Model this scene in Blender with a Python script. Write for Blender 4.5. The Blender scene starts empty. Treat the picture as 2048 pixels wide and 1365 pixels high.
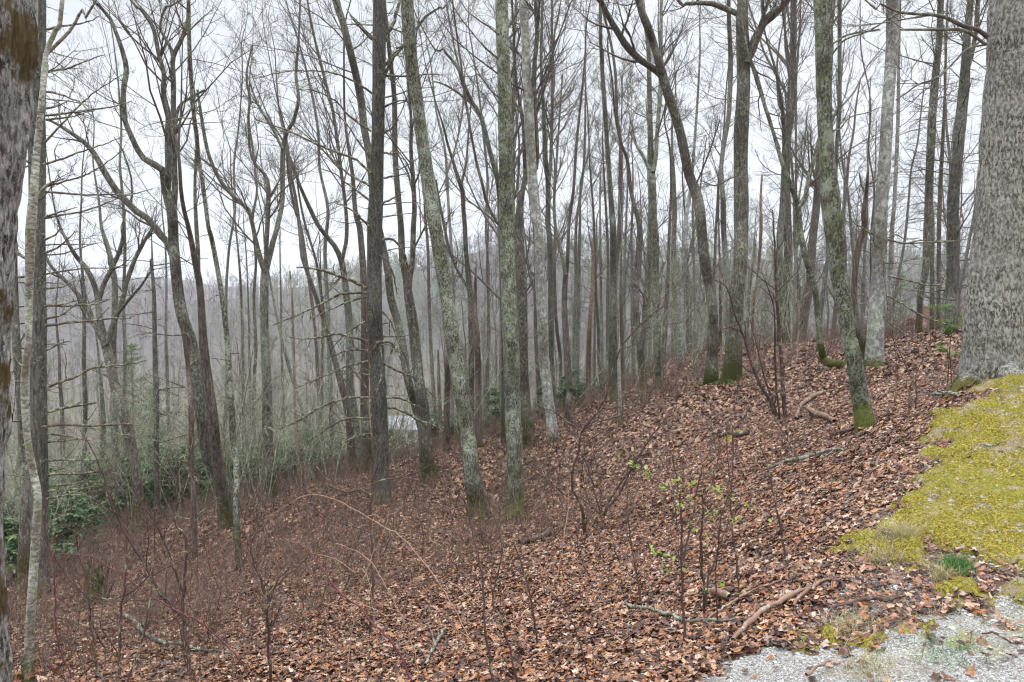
import bpy, math, random
import numpy as np
PI = math.pi
S = bpy.context.scene
COL = S.collection

# ------------------------------------------------------------------ camera
F = 1365.0                                   # focal length in pixels of the 2048 wide photograph
PITCH = math.radians(2.6)
EYE = np.array([0.0, 0.0, 1.6])
cam_d = bpy.data.cameras.new('camera'); cam = bpy.data.objects.new('camera', cam_d); COL.objects.link(cam)
cam_d.sensor_width = 36; cam_d.lens = 24; cam_d.clip_end = 3000; cam_d.clip_start = 0.05
cam.location = EYE; cam.rotation_euler = (PI/2 - PITCH, 0, 0)
S.camera = cam

# ------------------------------------------------------------------ sky
SUN_EL, SUN_AZ = math.radians(62), math.radians(200)
W = bpy.data.worlds.new('World'); S.world = W; W.use_nodes = True
nt = W.node_tree; nt.nodes.clear()
def N(nt, t, **k):
    n = nt.nodes.new(t)
    for a, b in k.items(): setattr(n, a, b)
    return n
wo = N(nt, 'ShaderNodeOutputWorld'); bg = N(nt, 'ShaderNodeBackground')
sky = N(nt, 'ShaderNodeTexSky', sky_type='NISHITA', sun_disc=False, sun_elevation=SUN_EL, sun_rotation=SUN_AZ, dust_density=6.0, air_density=1.0)
hs = N(nt, 'ShaderNodeHueSaturation'); hs.inputs['Saturation'].default_value = 0.3
tc = N(nt, 'ShaderNodeTexCoord'); sx = N(nt, 'ShaderNodeSeparateXYZ'); mr = N(nt, 'ShaderNodeMapRange')
mr.interpolation_type = 'SMOOTHSTEP'; mr.inputs['From Min'].default_value = 0.35; mr.inputs['From Max'].default_value = 1.0
mr.inputs['To Min'].default_value = 5.5; mr.inputs['To Max'].default_value = 30.0   # overcast dome: the zenith is brighter than the horizon
nz = N(nt, 'ShaderNodeTexNoise'); nz.inputs['Scale'].default_value = 2.5; nz.inputs['Detail'].default_value = 4
mpz = N(nt, 'ShaderNodeMapping'); mpz.inputs['Scale'].default_value = (1, 1, 4)
cr = N(nt, 'ShaderNodeMapRange'); cr.inputs['To Min'].default_value = 0.86; cr.inputs['To Max'].default_value = 1.10
cr.inputs['From Min'].default_value = 0.3; cr.inputs['From Max'].default_value = 0.7
mu = N(nt, 'ShaderNodeMath', operation='MULTIPLY'); vm = N(nt, 'ShaderNodeVectorMath', operation='SCALE')
vm.inputs[0].default_value = (0.915, 0.96, 1.03)
mx = N(nt, 'ShaderNodeMix', data_type='RGBA'); mx.inputs['Factor'].default_value = 0.9
l = nt.links.new
l(tc.outputs['Generated'], sx.inputs[0]); l(sx.outputs['Z'], mr.inputs['Value']); l(tc.outputs['Generated'], mpz.inputs[0]); l(mpz.outputs[0], nz.inputs['Vector'])
l(nz.outputs[0], cr.inputs['Value']); l(mr.outputs[0], mu.inputs[0]); l(cr.outputs[0], mu.inputs[1]); l(mu.outputs[0], vm.inputs['Scale'])
l(sky.outputs[0], hs.inputs['Color']); l(hs.outputs[0], mx.inputs[6]); l(vm.outputs[0], mx.inputs[7]); l(mx.outputs[2], bg.inputs['Color']); l(bg.outputs[0], wo.inputs['Surface'])
bg.inputs['Strength'].default_value = 0.12
sd = bpy.data.lights.new('sun', 'SUN'); sd.energy = 0.9; sd.angle = math.radians(60); sd.color = (1.0, 0.97, 0.93)
so = bpy.data.objects.new('sun', sd); COL.objects.link(so)
so.rotation_euler = (PI/2 - SUN_EL, 0, math.radians(180) - SUN_AZ + PI)
S.view_settings.view_transform = 'Standard'; S.view_settings.look = 'None'; S.view_settings.exposure = 0.65; S.view_settings.gamma = 1.0
S.render.engine = 'CYCLES'
cy = S.cycles
cy.max_bounces = 4; cy.diffuse_bounces = 2; cy.glossy_bounces = 1; cy.transmission_bounces = 2; cy.volume_bounces = 1; cy.transparent_max_bounces = 4
cy.use_adaptive_sampling = False; cy.use_denoising = True; cy.filter_width = 1.2; cy.sample_clamp_indirect = 4

# ------------------------------------------------------------------ projection helpers
cp, sp_ = math.cos(PITCH), math.sin(PITCH)
def at(px, py, D):
    """the point seen at a pixel of the photograph, D metres ahead"""
    u = (px - 1024.0)/F; v = (682.5 - py)/F
    d = np.array([u, v*sp_ + cp, v*cp - sp_])
    return EYE + d*(D/d[1])
def to_px(P):
    q = P - EYE
    f = q[..., 1]*cp - q[..., 2]*sp_; up = q[..., 1]*sp_ + q[..., 2]*cp
    f = np.maximum(f, 1e-3)
    return 1024 + F*q[..., 0]/f, 682.5 - F*up/f

# ------------------------------------------------------------------ noise
def vnoise(x, y, z=0.0, seed=0):
    x, y, z = np.broadcast_arrays(np.asarray(x, float), np.asarray(y, float), np.asarray(z, float))
    xi, yi, zi = np.floor(x).astype(np.int64), np.floor(y).astype(np.int64), np.floor(z).astype(np.int64)
    fx, fy, fz = x - xi, y - yi, z - zi
    fx = fx*fx*(3 - 2*fx); fy = fy*fy*(3 - 2*fy); fz = fz*fz*(3 - 2*fz)
    def h(a, b, c):
        n = (a*374761393 + b*668265263 + c*2147483647 + seed*1274126177) & 0xFFFFFFFF
        n = ((n ^ (n >> 13))*1274126177) & 0xFFFFFFFF
        return ((n ^ (n >> 16)) & 0xFFFF)/32767.5 - 1
    r = 0
    for a in (0, 1):
        for b in (0, 1):
            for c in (0, 1):
                r = r + h(xi + a, yi + b, zi + c)*(fx if a else 1 - fx)*(fy if b else 1 - fy)*(fz if c else 1 - fz)
    return r
def fbm(x, y, z=0.0, seed=0, o=3):
    r, a, s = 0, 1.0, 1.0
    for i in range(o):
        r = r + a*vnoise(np.asarray(x)*s, np.asarray(y)*s, np.asarray(z)*s, seed + i*17); a *= 0.5; s *= 2.03
    return r

# ------------------------------------------------------------------ terrain heights
ctrl = [(2048,1365,2.9),(1500,1365,3.1),(1024,1365,3.6),(500,1365,4.15),(0,1365,4.7),(2048,762,6.0),(2048,900,5.1),(2048,1100,3.95),(1750,1050,4.5),
        (1950,785,7.4),(1900,662,14),(1735,858,8.5),(1660,733,13),(1750,738,12),(1440,768,15),(1580,745,17),(1300,795,17),(1105,885,15),(1240,862,13),
        (1030,1037,10.8),(957,1042,10.5),(762,1012,10.6),(858,960,13.6),(1300,1000,9.2),(1500,950,8.2),(1200,1200,5.2),(700,1150,7.5),(480,1145,9.6),
        (500,1020,15),(700,960,17),(730,945,21),(250,1060,19),(75,1195,8.5),(150,1010,30),(470,1000,22),(900,900,22)]
CP = [tuple(at(a, b, d)) for a, b, d in ctrl]
CP += [(1,0,0),(3,-3,0),(-2,0,-.3),(-6,0,-1.2),(-6,-6,-1.0),(8,0,.5),(9,4,.9),(12,8,1.5),(14,16,1.3),(-14,8,-4),(-14,0,-3.5),
       (6,24,0.0),(0,26,-4.5),(14,30,-1.0),(26,34,-.5),(-22,20,-7.5),(35,60,-4),(12,48,-8),(0,50,-11.5),(-25,50,-14),(-45,45,-15),(50,40,1),
       (60,100,-10),(0,100,-19),(-80,100,-22),(0,160,-22),(90,160,-16),(-110,160,-23),(-60,0,-14),(60,0,8),(0,-40,2),(40,-40,5),(-50,-40,-8)]
CP = np.array(CP)
def _k(a, b): return np.sqrt((a[:, None, 0] - b[None, :, 0])**2 + (a[:, None, 1] - b[None, :, 1])**2 + 1.2**2)
n_ = len(CP)
A_ = np.zeros((n_ + 3, n_ + 3)); A_[:n_, :n_] = _k(CP, CP) - 0.15*np.eye(n_); A_[:n_, n_:] = np.c_[np.ones(n_), CP[:, :2]]; A_[n_:, :n_] = A_[:n_, n_:].T
W_ = np.linalg.solve(A_, np.r_[CP[:, 2], 0, 0, 0])
def sstep(a, b, x):
    t = np.clip((x - a)/(b - a), 0, 1); return t*t*(3 - 2*t)
def H(x, y, micro=True):
    x, y = np.broadcast_arrays(np.asarray(x, float), np.asarray(y, float)); sh = x.shape
    q = np.c_[x.ravel(), y.ravel()]
    lim = np.clip(q, [-130, -60], [130, 180])
    z = np.empty(len(q))
    for i in range(0, len(q), 40000):
        z[i:i+40000] = _k(lim[i:i+40000], CP) @ W_[:n_] + W_[n_] + lim[i:i+40000] @ W_[n_+1:]
    X, Y = q[:, 0], q[:, 1]
    u = X/np.maximum(Y, 60.0)                                 # direction, for the hills' skyline
    s1 = np.interp(u, [-.75, -.55, -.42, -.30, -.12, -.02, .1, .2, .3, .5, .8], [.026, .019, .018, .040, .070, .094, .080, .070, .080, .066, .06])
    s1 = s1 + .006*fbm(X/40, Y/90, 0, 5)
    t1 = sstep(165, 400, Y)
    z = np.where(Y > 150, z*(1 - t1) + (s1*400)*t1, z)
    t2 = sstep(450, 640, Y); t3 = sstep(600, 860, Y)
    s2 = np.interp(u, [-.8, -.62, -.5, -.42, -.3, -.1, .2, .6], [.048, .052, .049, .036, .034, .06, .05, .05]) + .003*fbm(X/60, Y/60, 0, 9)
    z = z*(1 - t3) + s2*840*t3
    z = z + np.where(Y > 30, 1, 0)*.8*fbm(X/14, Y/14, 0, 3)*sstep(30, 60, Y)
    if micro:
        near = 1 - sstep(25, 50, np.abs(Y))
        z = z + near*(.045*fbm(X/1.3, Y/1.3, 0, 21) + .018*fbm(X/.28, Y/.28, 0, 22, 2))
    return z.reshape(sh)
def hit(px, py, dmax=60.0):
    ds = np.r_[np.arange(1.5, 20, .05), np.arange(20, dmax, .25)]
    P = np.array([at(px, py, 1.0) - EYE])*ds[:, None] + EYE
    below = P[:, 2] < H(P[:, 0], P[:, 1], False)
    i = np.argmax(below) if below.any() else -1
    return P[i]

# ------------------------------------------------------------------ object helpers
def tag(o, label=None, cat=None, group=None, kind=None):
    for k, v in (('label', label), ('category', cat), ('group', group), ('kind', kind)):
        if v: o[k] = v
    return o
def empty(name, loc, label=None, cat=None, group=None):
    o = bpy.data.objects.new(name, None); COL.objects.link(o); o.location = [float(c) for c in loc]; o.empty_display_size = .2
    return tag(o, label, cat, group)
def mesh_np(name, V, faces, mat, smooth=True, parent=None, loc=None, idx=None):
    """faces: list of int arrays (m,k), k = 3 or 4 and more"""
    me = bpy.data.meshes.new(name)
    faces = [f for f in faces if len(f)]
    nl = sum(f.size for f in faces); npoly = sum(len(f) for f in faces)
    me.vertices.add(len(V)); me.vertices.foreach_set('co', np.asarray(V, np.float32).ravel())
    me.loops.add(nl); me.loops.foreach_set('vertex_index', np.concatenate([f.ravel() for f in faces]).astype(np.int32))
    tot = np.concatenate([np.full(len(f), f.shape[1], np.int32) for f in faces])
    st = np.r_[0, np.cumsum(tot)[:-1]].astype(np.int32)
    me.polygons.add(npoly); me.polygons.foreach_set('loop_start', st); me.polygons.foreach_set('loop_total', tot)
    if idx is not None: me.polygons.foreach_set('material_index', np.asarray(idx, np.int32))
    me.polygons.foreach_set('use_smooth', np.full(npoly, smooth))
    me.update(calc_edges=True)
    for m in (mat if isinstance(mat, (list, tuple)) else [mat]): me.materials.append(m)
    o = bpy.data.objects.new(name, me); COL.objects.link(o)
    if parent is not None: o.parent = parent
    if loc is not None: o.location = [float(c) for c in loc]
    return o
class Tubes:
    """collects many bent tapering tubes; arrays of the same length are handled together"""
    def __init__(s): s.d = {}
    def add(s, P, R, sides=3):
        P = np.asarray(P, float); R = np.asarray(R, float)
        if P.ndim == 2: P = P[None]; R = R[None]
        if len(P): s.d.setdefault((P.shape[1], sides), []).append((P, R))
    def arrays(s):
        Vs, Fs, off = [], [], 0
        for (n, k), L in s.d.items():
            P = np.concatenate([a for a, _ in L]); R = np.concatenate([b for _, b in L]); M = len(P)
            T = np.gradient(P, axis=1); T /= np.linalg.norm(T, axis=2, keepdims=True) + 1e-12
            ov = P[:, -1] - P[:, 0]
            ref = np.where(np.abs(ov[:, 2:3]) > .8*np.linalg.norm(ov, axis=1, keepdims=True), [[1., 0, 0]], [[0, 0, 1.]])[:, None, :]
            U = np.cross(T, np.broadcast_to(ref, T.shape)); U /= np.linalg.norm(U, axis=2, keepdims=True) + 1e-12
            Vv = np.cross(T, U)
            a = np.arange(k)*2*PI/k
            ring = P[:, :, None] + R[:, :, None, None]*(np.cos(a)[None, None, :, None]*U[:, :, None] + np.sin(a)[None, None, :, None]*Vv[:, :, None])
            Vs.append(ring.reshape(-1, 3))
            m = np.arange(M)[:, None, None]*n*k; i = np.arange(n - 1)[None, :, None]*k; j = np.arange(k)[None, None, :]; j2 = (j + 1) % k
            Fs.append(np.stack([m + i + j, m + i + j2, m + i + k + j2, m + i + k + j], -1).reshape(-1, 4) + off)
            off += M*n*k
        if not Vs: return np.zeros((0, 3)), np.zeros((0, 4), int)
        return np.concatenate(Vs), np.concatenate(Fs)
    def build(s, name, mat, parent=None, origin=None, keep=None):
        V, Fc = s.arrays()
        if not len(V): return None
        if origin is not None: V = V - np.asarray(origin)
        return mesh_np(name, V, [Fc], mat, True, parent, None if parent is not None else origin)
def nrm(v): return v/(np.linalg.norm(v, axis=-1, keepdims=True) + 1e-12)
def spawn(P, R, k, g, t0=.3, t1=1., ang=50, lr=.5, rr=.6, n=4, wob=.18, up=.1, lmin=.05, rmin=.0015, taper=.3, flat=0., lmax=9.):
    """k child twigs from every polyline of P (M,n,3)"""
    M, m, _ = P.shape
    if M == 0: return np.zeros((0, n, 3)), np.zeros((0, n))
    L = np.linalg.norm(np.diff(P, axis=1), axis=2).sum(1)
    t = g.uniform(t0, t1, (M, k)); q = np.minimum(t*(m - 1), m - 1.001); i = q.astype(int); f = (q - i)[..., None]
    ar = np.arange(M)[:, None]
    B = P[ar, i]*(1 - f) + P[ar, i + 1]*f; T = nrm(P[ar, i + 1] - P[ar, i]); rb = R[ar, i]*(1 - f[..., 0]) + R[ar, i + 1]*f[..., 0]
    pv = g.normal(size=(M, k, 3)); pv[..., 2] *= (1 - flat); pv -= (pv*T).sum(-1, keepdims=True)*T; pv = nrm(pv)
    a = np.radians(ang)*g.uniform(.7, 1.25, (M, k, 1))
    d = nrm(np.cos(a)*T + np.sin(a)*pv + np.array([0, 0, up]))
    ln = np.clip(L[:, None]*lr*(1.15 - .7*t)*g.uniform(.55, 1.35, (M, k)), lmin, lmax)
    r0 = np.clip(rb*rr, rmin, None)
    B, d, ln, r0 = B.reshape(-1, 3), d.reshape(-1, 3), ln.ravel(), r0.ravel()
    pts = [B]; st = (ln/(n - 1))[:, None]
    for j in range(n - 1):
        pts.append(pts[-1] + d*st); d = nrm(d + wob*g.normal(size=d.shape) + np.array([0, 0, up*.5]))
    return np.stack(pts, 1), r0[:, None]*np.linspace(1, taper, n)[None]
def smooth_line(pts, step, extra=None):
    """Catmull-Rom through pts (n, c) with rings about step apart"""
    p = np.asarray(pts, float); out = []
    if len(p) < 2: return p
    q = np.vstack([2*p[0] - p[1], p, 2*p[-1] - p[-2]])
    for i in range(1, len(q) - 2):
        m = max(1, int(np.ceil(np.linalg.norm(q[i+1, :3] - q[i, :3])/step)))
        t = np.linspace(0, 1, m, endpoint=False)[:, None]
        a, b, c, d = q[i-1], q[i], q[i+1], q[i+2]
        out.append(.5*(2*b + (c - a)*t + (2*a - 5*b + 4*c - d)*t*t + (3*b - 3*c + d - a)*t**3))
    out.append(p[-1:]); r = np.vstack(out); r[:, 3:] = np.maximum(r[:, 3:], .002)
    return r
def trunk_mesh(name, line, sides, mat, parent, origin, seed, rough=.05, flare=.35, ridges=0, lump=3.0, groove=0., cap=False):
    """line (n,4): x, y, z, radius; a trunk with an uneven outline, root flare and (near the camera) modelled bark ridges"""
    P = line[:, :3]; R = line[:, 3]; n = len(P)
    T = nrm(np.gradient(P, axis=0)); U = nrm(np.cross(T, [[0.1, 1., 0]])); Vv = np.cross(T, U)
    s = np.r_[0, np.cumsum(np.linalg.norm(np.diff(P, axis=0), axis=1))]
    a = np.arange(sides)*2*PI/sides
    A, Z = np.meshgrid(a, s)
    c, sn = np.cos(A), np.sin(A)
    r0 = R[:, None]
    k = 1 + rough*fbm(c*1.2 + seed, sn*1.2, Z*lump, seed, 3)
    if flare: k += flare*np.exp(-Z/(2.2*R[0] + .05))*(1 + .55*np.cos(A*5 + seed) + .3*np.cos(A*3 + seed*2))*.6
    if groove:
        wv = vnoise(A*ridges/(2*PI) + .6*vnoise(c*3, sn*3, Z*6, seed + 5), Z*3.2, 0, seed + 3)
        wv2 = vnoise(c*R[0]*40, sn*R[0]*40, Z*22, seed + 8)
        k += groove*(np.abs(wv)*1.6 - .5) + groove*.35*wv2
    V = P[:, None] + (r0*k)[..., None]*(c[..., None]*U[:, None] + sn[..., None]*Vv[:, None])
    i = np.arange(n - 1)[:, None]*sides; j = np.arange(sides)[None]; j2 = (j + 1) % sides
    Fc = np.stack([i + j, i + j2, i + sides + j2, i + sides + j], -1).reshape(-1, 4)
    V = V.reshape(-1, 3); tri = np.zeros((0, 3), int)
    if cap:
        V = np.vstack([V, P[-1:] + [[0, 0, R[-1]*.8]]]); e = (n - 1)*sides
        tri = np.stack([e + np.arange(sides), e + (np.arange(sides) + 1) % sides, np.full(sides, len(V) - 1)], -1)
    return mesh_np(name, V - np.asarray(origin), [Fc, tri], mat, True, parent)

# ------------------------------------------------------------------ materials
def new_mat(name, rough=.8, spec=.3):
    m = bpy.data.materials.new(name); m.use_nodes = True; t = m.node_tree
    b = t.nodes['Principled BSDF']; b.inputs['Roughness'].default_value = rough; b.inputs['Specular IOR Level'].default_value = spec
    return m, t, b
def ramp(t, src, stops, interp='LINEAR'):
    r = N(t, 'ShaderNodeValToRGB'); r.color_ramp.interpolation = interp; e = r.color_ramp.elements
    while len(e) < len(stops): e.new(.5)
    for x, (p, c) in zip(e, stops): x.position = p; x.color = (*c, 1) if len(c) == 3 else c
    t.links.new(src, r.inputs[0]); return r.outputs[0]
def noise(t, vec, scale, detail=4, rough=.6, dist=0.):
    n = N(t, 'ShaderNodeTexNoise'); n.inputs['Scale'].default_value = scale; n.inputs['Detail'].default_value = detail; n.inputs['Roughness'].default_value = rough
    n.inputs['Distortion'].default_value = dist
    if vec is not None: t.links.new(vec, n.inputs['Vector'])
    return n.outputs[0]
def mapr(t, src, a, b, c, d):
    n = N(t, 'ShaderNodeMapRange'); n.inputs[1].default_value = a; n.inputs[2].default_value = b; n.inputs[3].default_value = c; n.inputs[4].default_value = d
    t.links.new(src, n.inputs[0]); return n.outputs[0]
def mixc(t, f, a, b):
    n = N(t, 'ShaderNodeMix', data_type='RGBA')
    for i, v in ((0, f), (6, a), (7, b)):
        if isinstance(v, tuple): n.inputs[i].default_value = (*v, 1)
        elif isinstance(v, (int, float)): n.inputs[i].default_value = v
        else: t.links.new(v, n.inputs[i])
    return n.outputs[2]
def math_(t, op, a, b):
    n = N(t, 'ShaderNodeMath', operation=op)
    for i, v in ((0, a), (1, b)):
        if isinstance(v, (int, float)): n.inputs[i].default_value = v
        else: t.links.new(v, n.inputs[i])
    return n.outputs[0]
def vec_obj(t, sc=(1, 1, 1)):
    c = N(t, 'ShaderNodeTexCoord'); m = N(t, 'ShaderNodeMapping'); m.inputs['Scale'].default_value = sc
    o = N(t, 'ShaderNodeObjectInfo'); a = N(t, 'ShaderNodeVectorMath', operation='ADD'); s = N(t, 'ShaderNodeVectorMath', operation='SCALE'); s.inputs[0].default_value = (7, 5, 3)
    t.links.new(o.outputs['Random'], s.inputs['Scale']); t.links.new(c.outputs['Object'], m.inputs[0]); t.links.new(m.outputs[0], a.inputs[0]); t.links.new(s.outputs[0], a.inputs[1])
    return a.outputs[0], c, o
def bump(t, b, h, strength, dist):
    n = N(t, 'ShaderNodeBump'); n.inputs['Strength'].default_value = strength; n.inputs['Distance'].default_value = dist
    t.links.new(h, n.inputs['Height']); t.links.new(n.outputs[0], b.inputs['Normal'])
def bark(name, dark, mid, light, lichen=(.30, .34, .24), lam=.5, moss=.6, sc=1.0, vstretch=.16, lsc=7.0, mosscol=(.10, .115, .02), lichen2=None, bs=.9, patch=None, wid=.13, band=0):
    m, t, b = new_mat(name, .85, .25)
    v, c, o = vec_obj(t, (1, 1, vstretch)); v1, _, _ = vec_obj(t)
    f = noise(t, v, 34*sc, 6, .72, .5)
    col = ramp(t, f, [(.5 - wid, dark), (.5, mid), (.5 + wid, light)])
    big = noise(t, v1, 2.1, 3)
    col = mixc(t, mapr(t, big, .35, .65, 0, .35), col, mid)
    vl, _, _ = vec_obj(t, (1, 1, .6)); ln = math_(t, 'ADD', math_(t, 'MULTIPLY', noise(t, vl, lsc*3.2, 5, .75), .72), math_(t, 'MULTIPLY', noise(t, v1, lsc*.45, 3), .28))
    lm = mapr(t, ln, .63 - .17*lam, .66 - .17*lam, 0, .9)
    fine = noise(t, v1, 60, 3, .7)
    lcol = mixc(t, mapr(t, fine, .3, .7, 0, 1), tuple(x*.62 for x in lichen), lichen)
    if lichen2: lcol = mixc(t, mapr(t, noise(t, v1, 9, 4, .7), .42, .56, 0, 1), lcol, lichen2)
    col = mixc(t, lm, col, lcol)
    if band:
        vb, _, _ = vec_obj(t, (.35, .35, 2.2)); col = mixc(t, mapr(t, noise(t, vb, 3.2, 4, .6), .50, .60, 0, band), col, (.52, .51, .47))
    if patch: col = mixc(t, mapr(t, noise(t, v1, 1.7, 5, .65), .53, .58, 0, .9), col, patch)
    sz = N(t, 'ShaderNodeSeparateXYZ'); t.links.new(c.outputs['Object'], sz.inputs[0])
    mz = mapr(t, sz.outputs[2], 0, max(moss, .01), .62, 0)
    ms = mapr(t, math_(t, 'ADD', mz, mapr(t, math_(t, 'ADD', math_(t, 'MULTIPLY', noise(t, v1, 12, 4, .7), .6), math_(t, 'MULTIPLY', noise(t, v1, 2.6, 2), .4)), .2, .8, -.5, .45)), .24, .42, 0, .95)
    mcol = mixc(t, mapr(t, fine, .3, .7, 0, 1), tuple(x*.4 for x in mosscol), mosscol)
    col = mixc(t, ms, col, mcol)
    hsn = N(t, 'ShaderNodeHueSaturation'); t.links.new(col, hsn.inputs['Color']); t.links.new(mapr(t, o.outputs['Random'], 0, 1, .78, 1.18), hsn.inputs['Value'])
    t.links.new(hsn.outputs[0], b.inputs['Base Color'])
    bump(t, b, math_(t, 'ADD', f, math_(t, 'MULTIPLY', math_(t, 'ADD', lm, ms), .25)), bs, .03)
    return m
M = {}
M['oak'] = bark('ridged_bark', (.03, .026, .021), (.10, .092, .075), (.21, .20, .17), lam=.62, moss=1.0)
M['lichen'] = bark('lichened_bark', (.03, .028, .022), (.085, .078, .062), (.16, .15, .125), lichen=(.27, .31, .17), lam=.85, moss=.9, lsc=15, lichen2=(.31, .34, .28))
M['green'] = bark('green_lichened_bark', (.03, .028, .02), (.08, .072, .055), (.15, .14, .11), lichen=(.20, .245, .11), lam=.88, moss=.8, lsc=14, lichen2=(.31, .345, .28), mosscol=(.13, .15, .015))
M['pine'] = bark('scaly_pine_bark', (.03, .028, .024), (.10, .096, .082), (.19, .185, .162), lam=.5, moss=.35, vstretch=.2, sc=1.0, lsc=12)
M['grey'] = bark('smooth_grey_bark', (.09, .088, .075), (.19, .185, .165), (.30, .29, .27), lichen=(.26, .31, .20), lam=.75, moss=.35, lsc=5, vstretch=.8, sc=.6, bs=.4, lichen2=(.42, .43, .40))
M['birch'] = bark('pale_birch_bark', (.10, .10, .085), (.30, .30, .25), (.46, .46, .40), lichen=(.24, .28, .14), lam=.5, moss=.55, lsc=8, vstretch=2.2, sc=.7, bs=.4, mosscol=(.10, .105, .015), wid=.08)
M['big'] = bark('pale_furrowed_bark', (.055, .048, .04), (.25, .24, .205), (.50, .48, .43), lichen=(.27, .32, .22), lam=.45, moss=.28, sc=1.3, vstretch=.5, lsc=12, lichen2=(.42, .43, .42), mosscol=(.16, .15, .02), wid=.06, band=.22, bs=1.)
M['leftbig'] = bark('rough_furrowed_bark', (.025, .02, .017), (.24, .225, .205), (.50, .485, .46), lichen=(.42, .44, .41), lam=.55, moss=.1, sc=1.35, vstretch=.28, lsc=12, wid=.08, patch=(.085, .052, .008))
M['brown'] = bark('mossy_brown_bark', (.03, .026, .021), (.10, .09, .073), (.19, .172, .148), lam=.55, moss=1.6, mosscol=(.075, .085, .012))
M['farbark'] = bark('grey_woodland_bark', (.04, .038, .032), (.115, .112, .095), (.21, .21, .18), lichen=(.25, .28, .19), lam=.65, moss=1.2, lsc=6, sc=.7, mosscol=(.07, .085, .02))
M['farbark2'] = bark('brown_woodland_bark', (.03, .026, .022), (.095, .08, .066), (.18, .16, .135), lichen=(.22, .25, .15), lam=.35, moss=1.6, lsc=9, sc=.9, mosscol=(.075, .085, .018))
M['snag'] = bark('weathered_dead_wood', (.05, .04, .033), (.13, .10, .08), (.25, .19, .15), lam=.15, moss=.3, vstretch=.06)
M['orange'] = bark('torn_orange_wood', (.07, .055, .045), (.17, .13, .10), (.42, .27, .18), lam=0, moss=.01, vstretch=.05)
def twig_mat(name, a, b_, c_, amt=.5):
    m, t, b = new_mat(name, .75, .3); v, c, o = vec_obj(t)
    col = mixc(t, mapr(t, noise(t, v, 5, 3), .35, .65, 0, 1), a, b_)
    col = mixc(t, mapr(t, noise(t, v, 14, 4, .7), .60 - .15*amt, .68 - .15*amt, 0, .9), col, c_)
    t.links.new(col, b.inputs['Base Color']); return m
M['twig'] = twig_mat('bare_twigs', (.055, .045, .038), (.10, .085, .07), (.20, .23, .14), .35)
M['dead'] = twig_mat('dead_branches', (.05, .04, .032), (.10, .08, .062), (.25, .28, .15), .62)
M['limb'] = twig_mat('limb_bark', (.07, .06, .05), (.125, .11, .092), (.21, .25, .15), .55)
M['fartwig'] = twig_mat('far_twigs', (.085, .072, .062), (.14, .12, .105), (.21, .22, .15), .4)
M['palet'] = twig_mat('pale_lichened_twigs', (.11, .10, .075), (.20, .20, .14), (.34, .37, .25), .7)
M['brush'] = twig_mat('reddish_brush', (.085, .045, .036), (.15, .088, .068), (.24, .19, .14), .7)
M['stem'] = twig_mat('dark_stems', (.045, .026, .022), (.09, .05, .04), (.24, .24, .16), .3)
M['tan'] = twig_mat('tan_canes', (.26, .165, .11), (.40, .27, .19), (.30, .14, .07), .5)
M['purple'] = twig_mat('purple_canes', (.10, .03, .035), (.16, .055, .06), (.12, .05, .04), .2)
M['whitelich'] = twig_mat('lichen_covered_wood', (.08, .068, .055), (.14, .13, .105), (.26, .29, .22), .8)
M['fallen'] = twig_mat('fallen_wood', (.13, .075, .05), (.24, .15, .11), (.33, .34, .27), .3)

def island_mat(name, stops, rough=.6, spec=.3, interp='LINEAR', trans=0.):
    m, t, b = new_mat(name, rough, spec); g = N(t, 'ShaderNodeNewGeometry')
    col = ramp(t, g.outputs['Random Per Island'], stops, interp)
    v, _, _ = vec_obj(t); col = mixc(t, mapr(t, noise(t, v, 40, 3), .3, .7, 0, .35), col, (.09, .05, .035)) if trans == 0 else col
    t.links.new(col, b.inputs['Base Color'])
    if trans:
        tr = N(t, 'ShaderNodeBsdfTranslucent'); t.links.new(col, tr.inputs[0]); ms = N(t, 'ShaderNodeMixShader'); ms.inputs[0].default_value = trans
        t.links.new(b.outputs[0], ms.inputs[1]); t.links.new(tr.outputs[0], ms.inputs[2]); t.links.new(ms.outputs[0], t.nodes['Material Output'].inputs['Surface'])
    return m
M['leaf'] = island_mat('wet_dead_leaves', [(0, (.024, .015, .013)), (.18, (.055, .027, .020)), (.34, (.12, .050, .028)), (.48, (.22, .095, .048)), (.60, (.34, .17, .088)), (.70, (.50, .33, .22)), (.77, (.27, .09, .03)), (.85, (.38, .15, .045)), (.90, (.08, .05, .055)), (1, (.60, .44, .33))], .5, .4)
M['litter'] = island_mat('old_leaves', [(0, (.035, .02, .016)), (.35, (.12, .055, .032)), (.65, (.29, .15, .085)), (.85, (.48, .30, .18)), (1, (.12, .055, .04))], .5, .4)
M['mossblade'] = island_mat('moss_shoots', [(0, (.09, .07, .012)), (.35, (.20, .16, .02)), (.62, (.36, .29, .045)), (.80, (.12, .135, .025)), (1, (.38, .30, .13))], .7, .2, trans=.25)
M['green_leaf'] = island_mat('spring_leaves', [(0, (.17, .30, .035)), (1, (.36, .50, .08))], .5, .4, trans=.35)
M['ever'] = island_mat('evergreen_leaves', [(0, (.025, .06, .018)), (.5, (.05, .10, .032)), (.85, (.09, .145, .055)), (1, (.17, .22, .09))], .5, .3, trans=.08)
M['needle'] = island_mat('pine_needles', [(0, (.05, .10, .028)), (.6, (.10, .17, .05)), (1, (.17, .25, .08))], .6, .3, trans=.15)
M['hemlock'] = island_mat('hemlock_needles', [(0, (.10, .22, .03)), (1, (.22, .38, .06))], .6, .3, trans=.25)
M['pebble'] = island_mat('pebbles', [(0, (.10, .095, .09)), (.35, (.20, .195, .185)), (.75, (.33, .33, .325)), (1, (.58, .58, .57))], .75, .3, trans=.0001)
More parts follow.
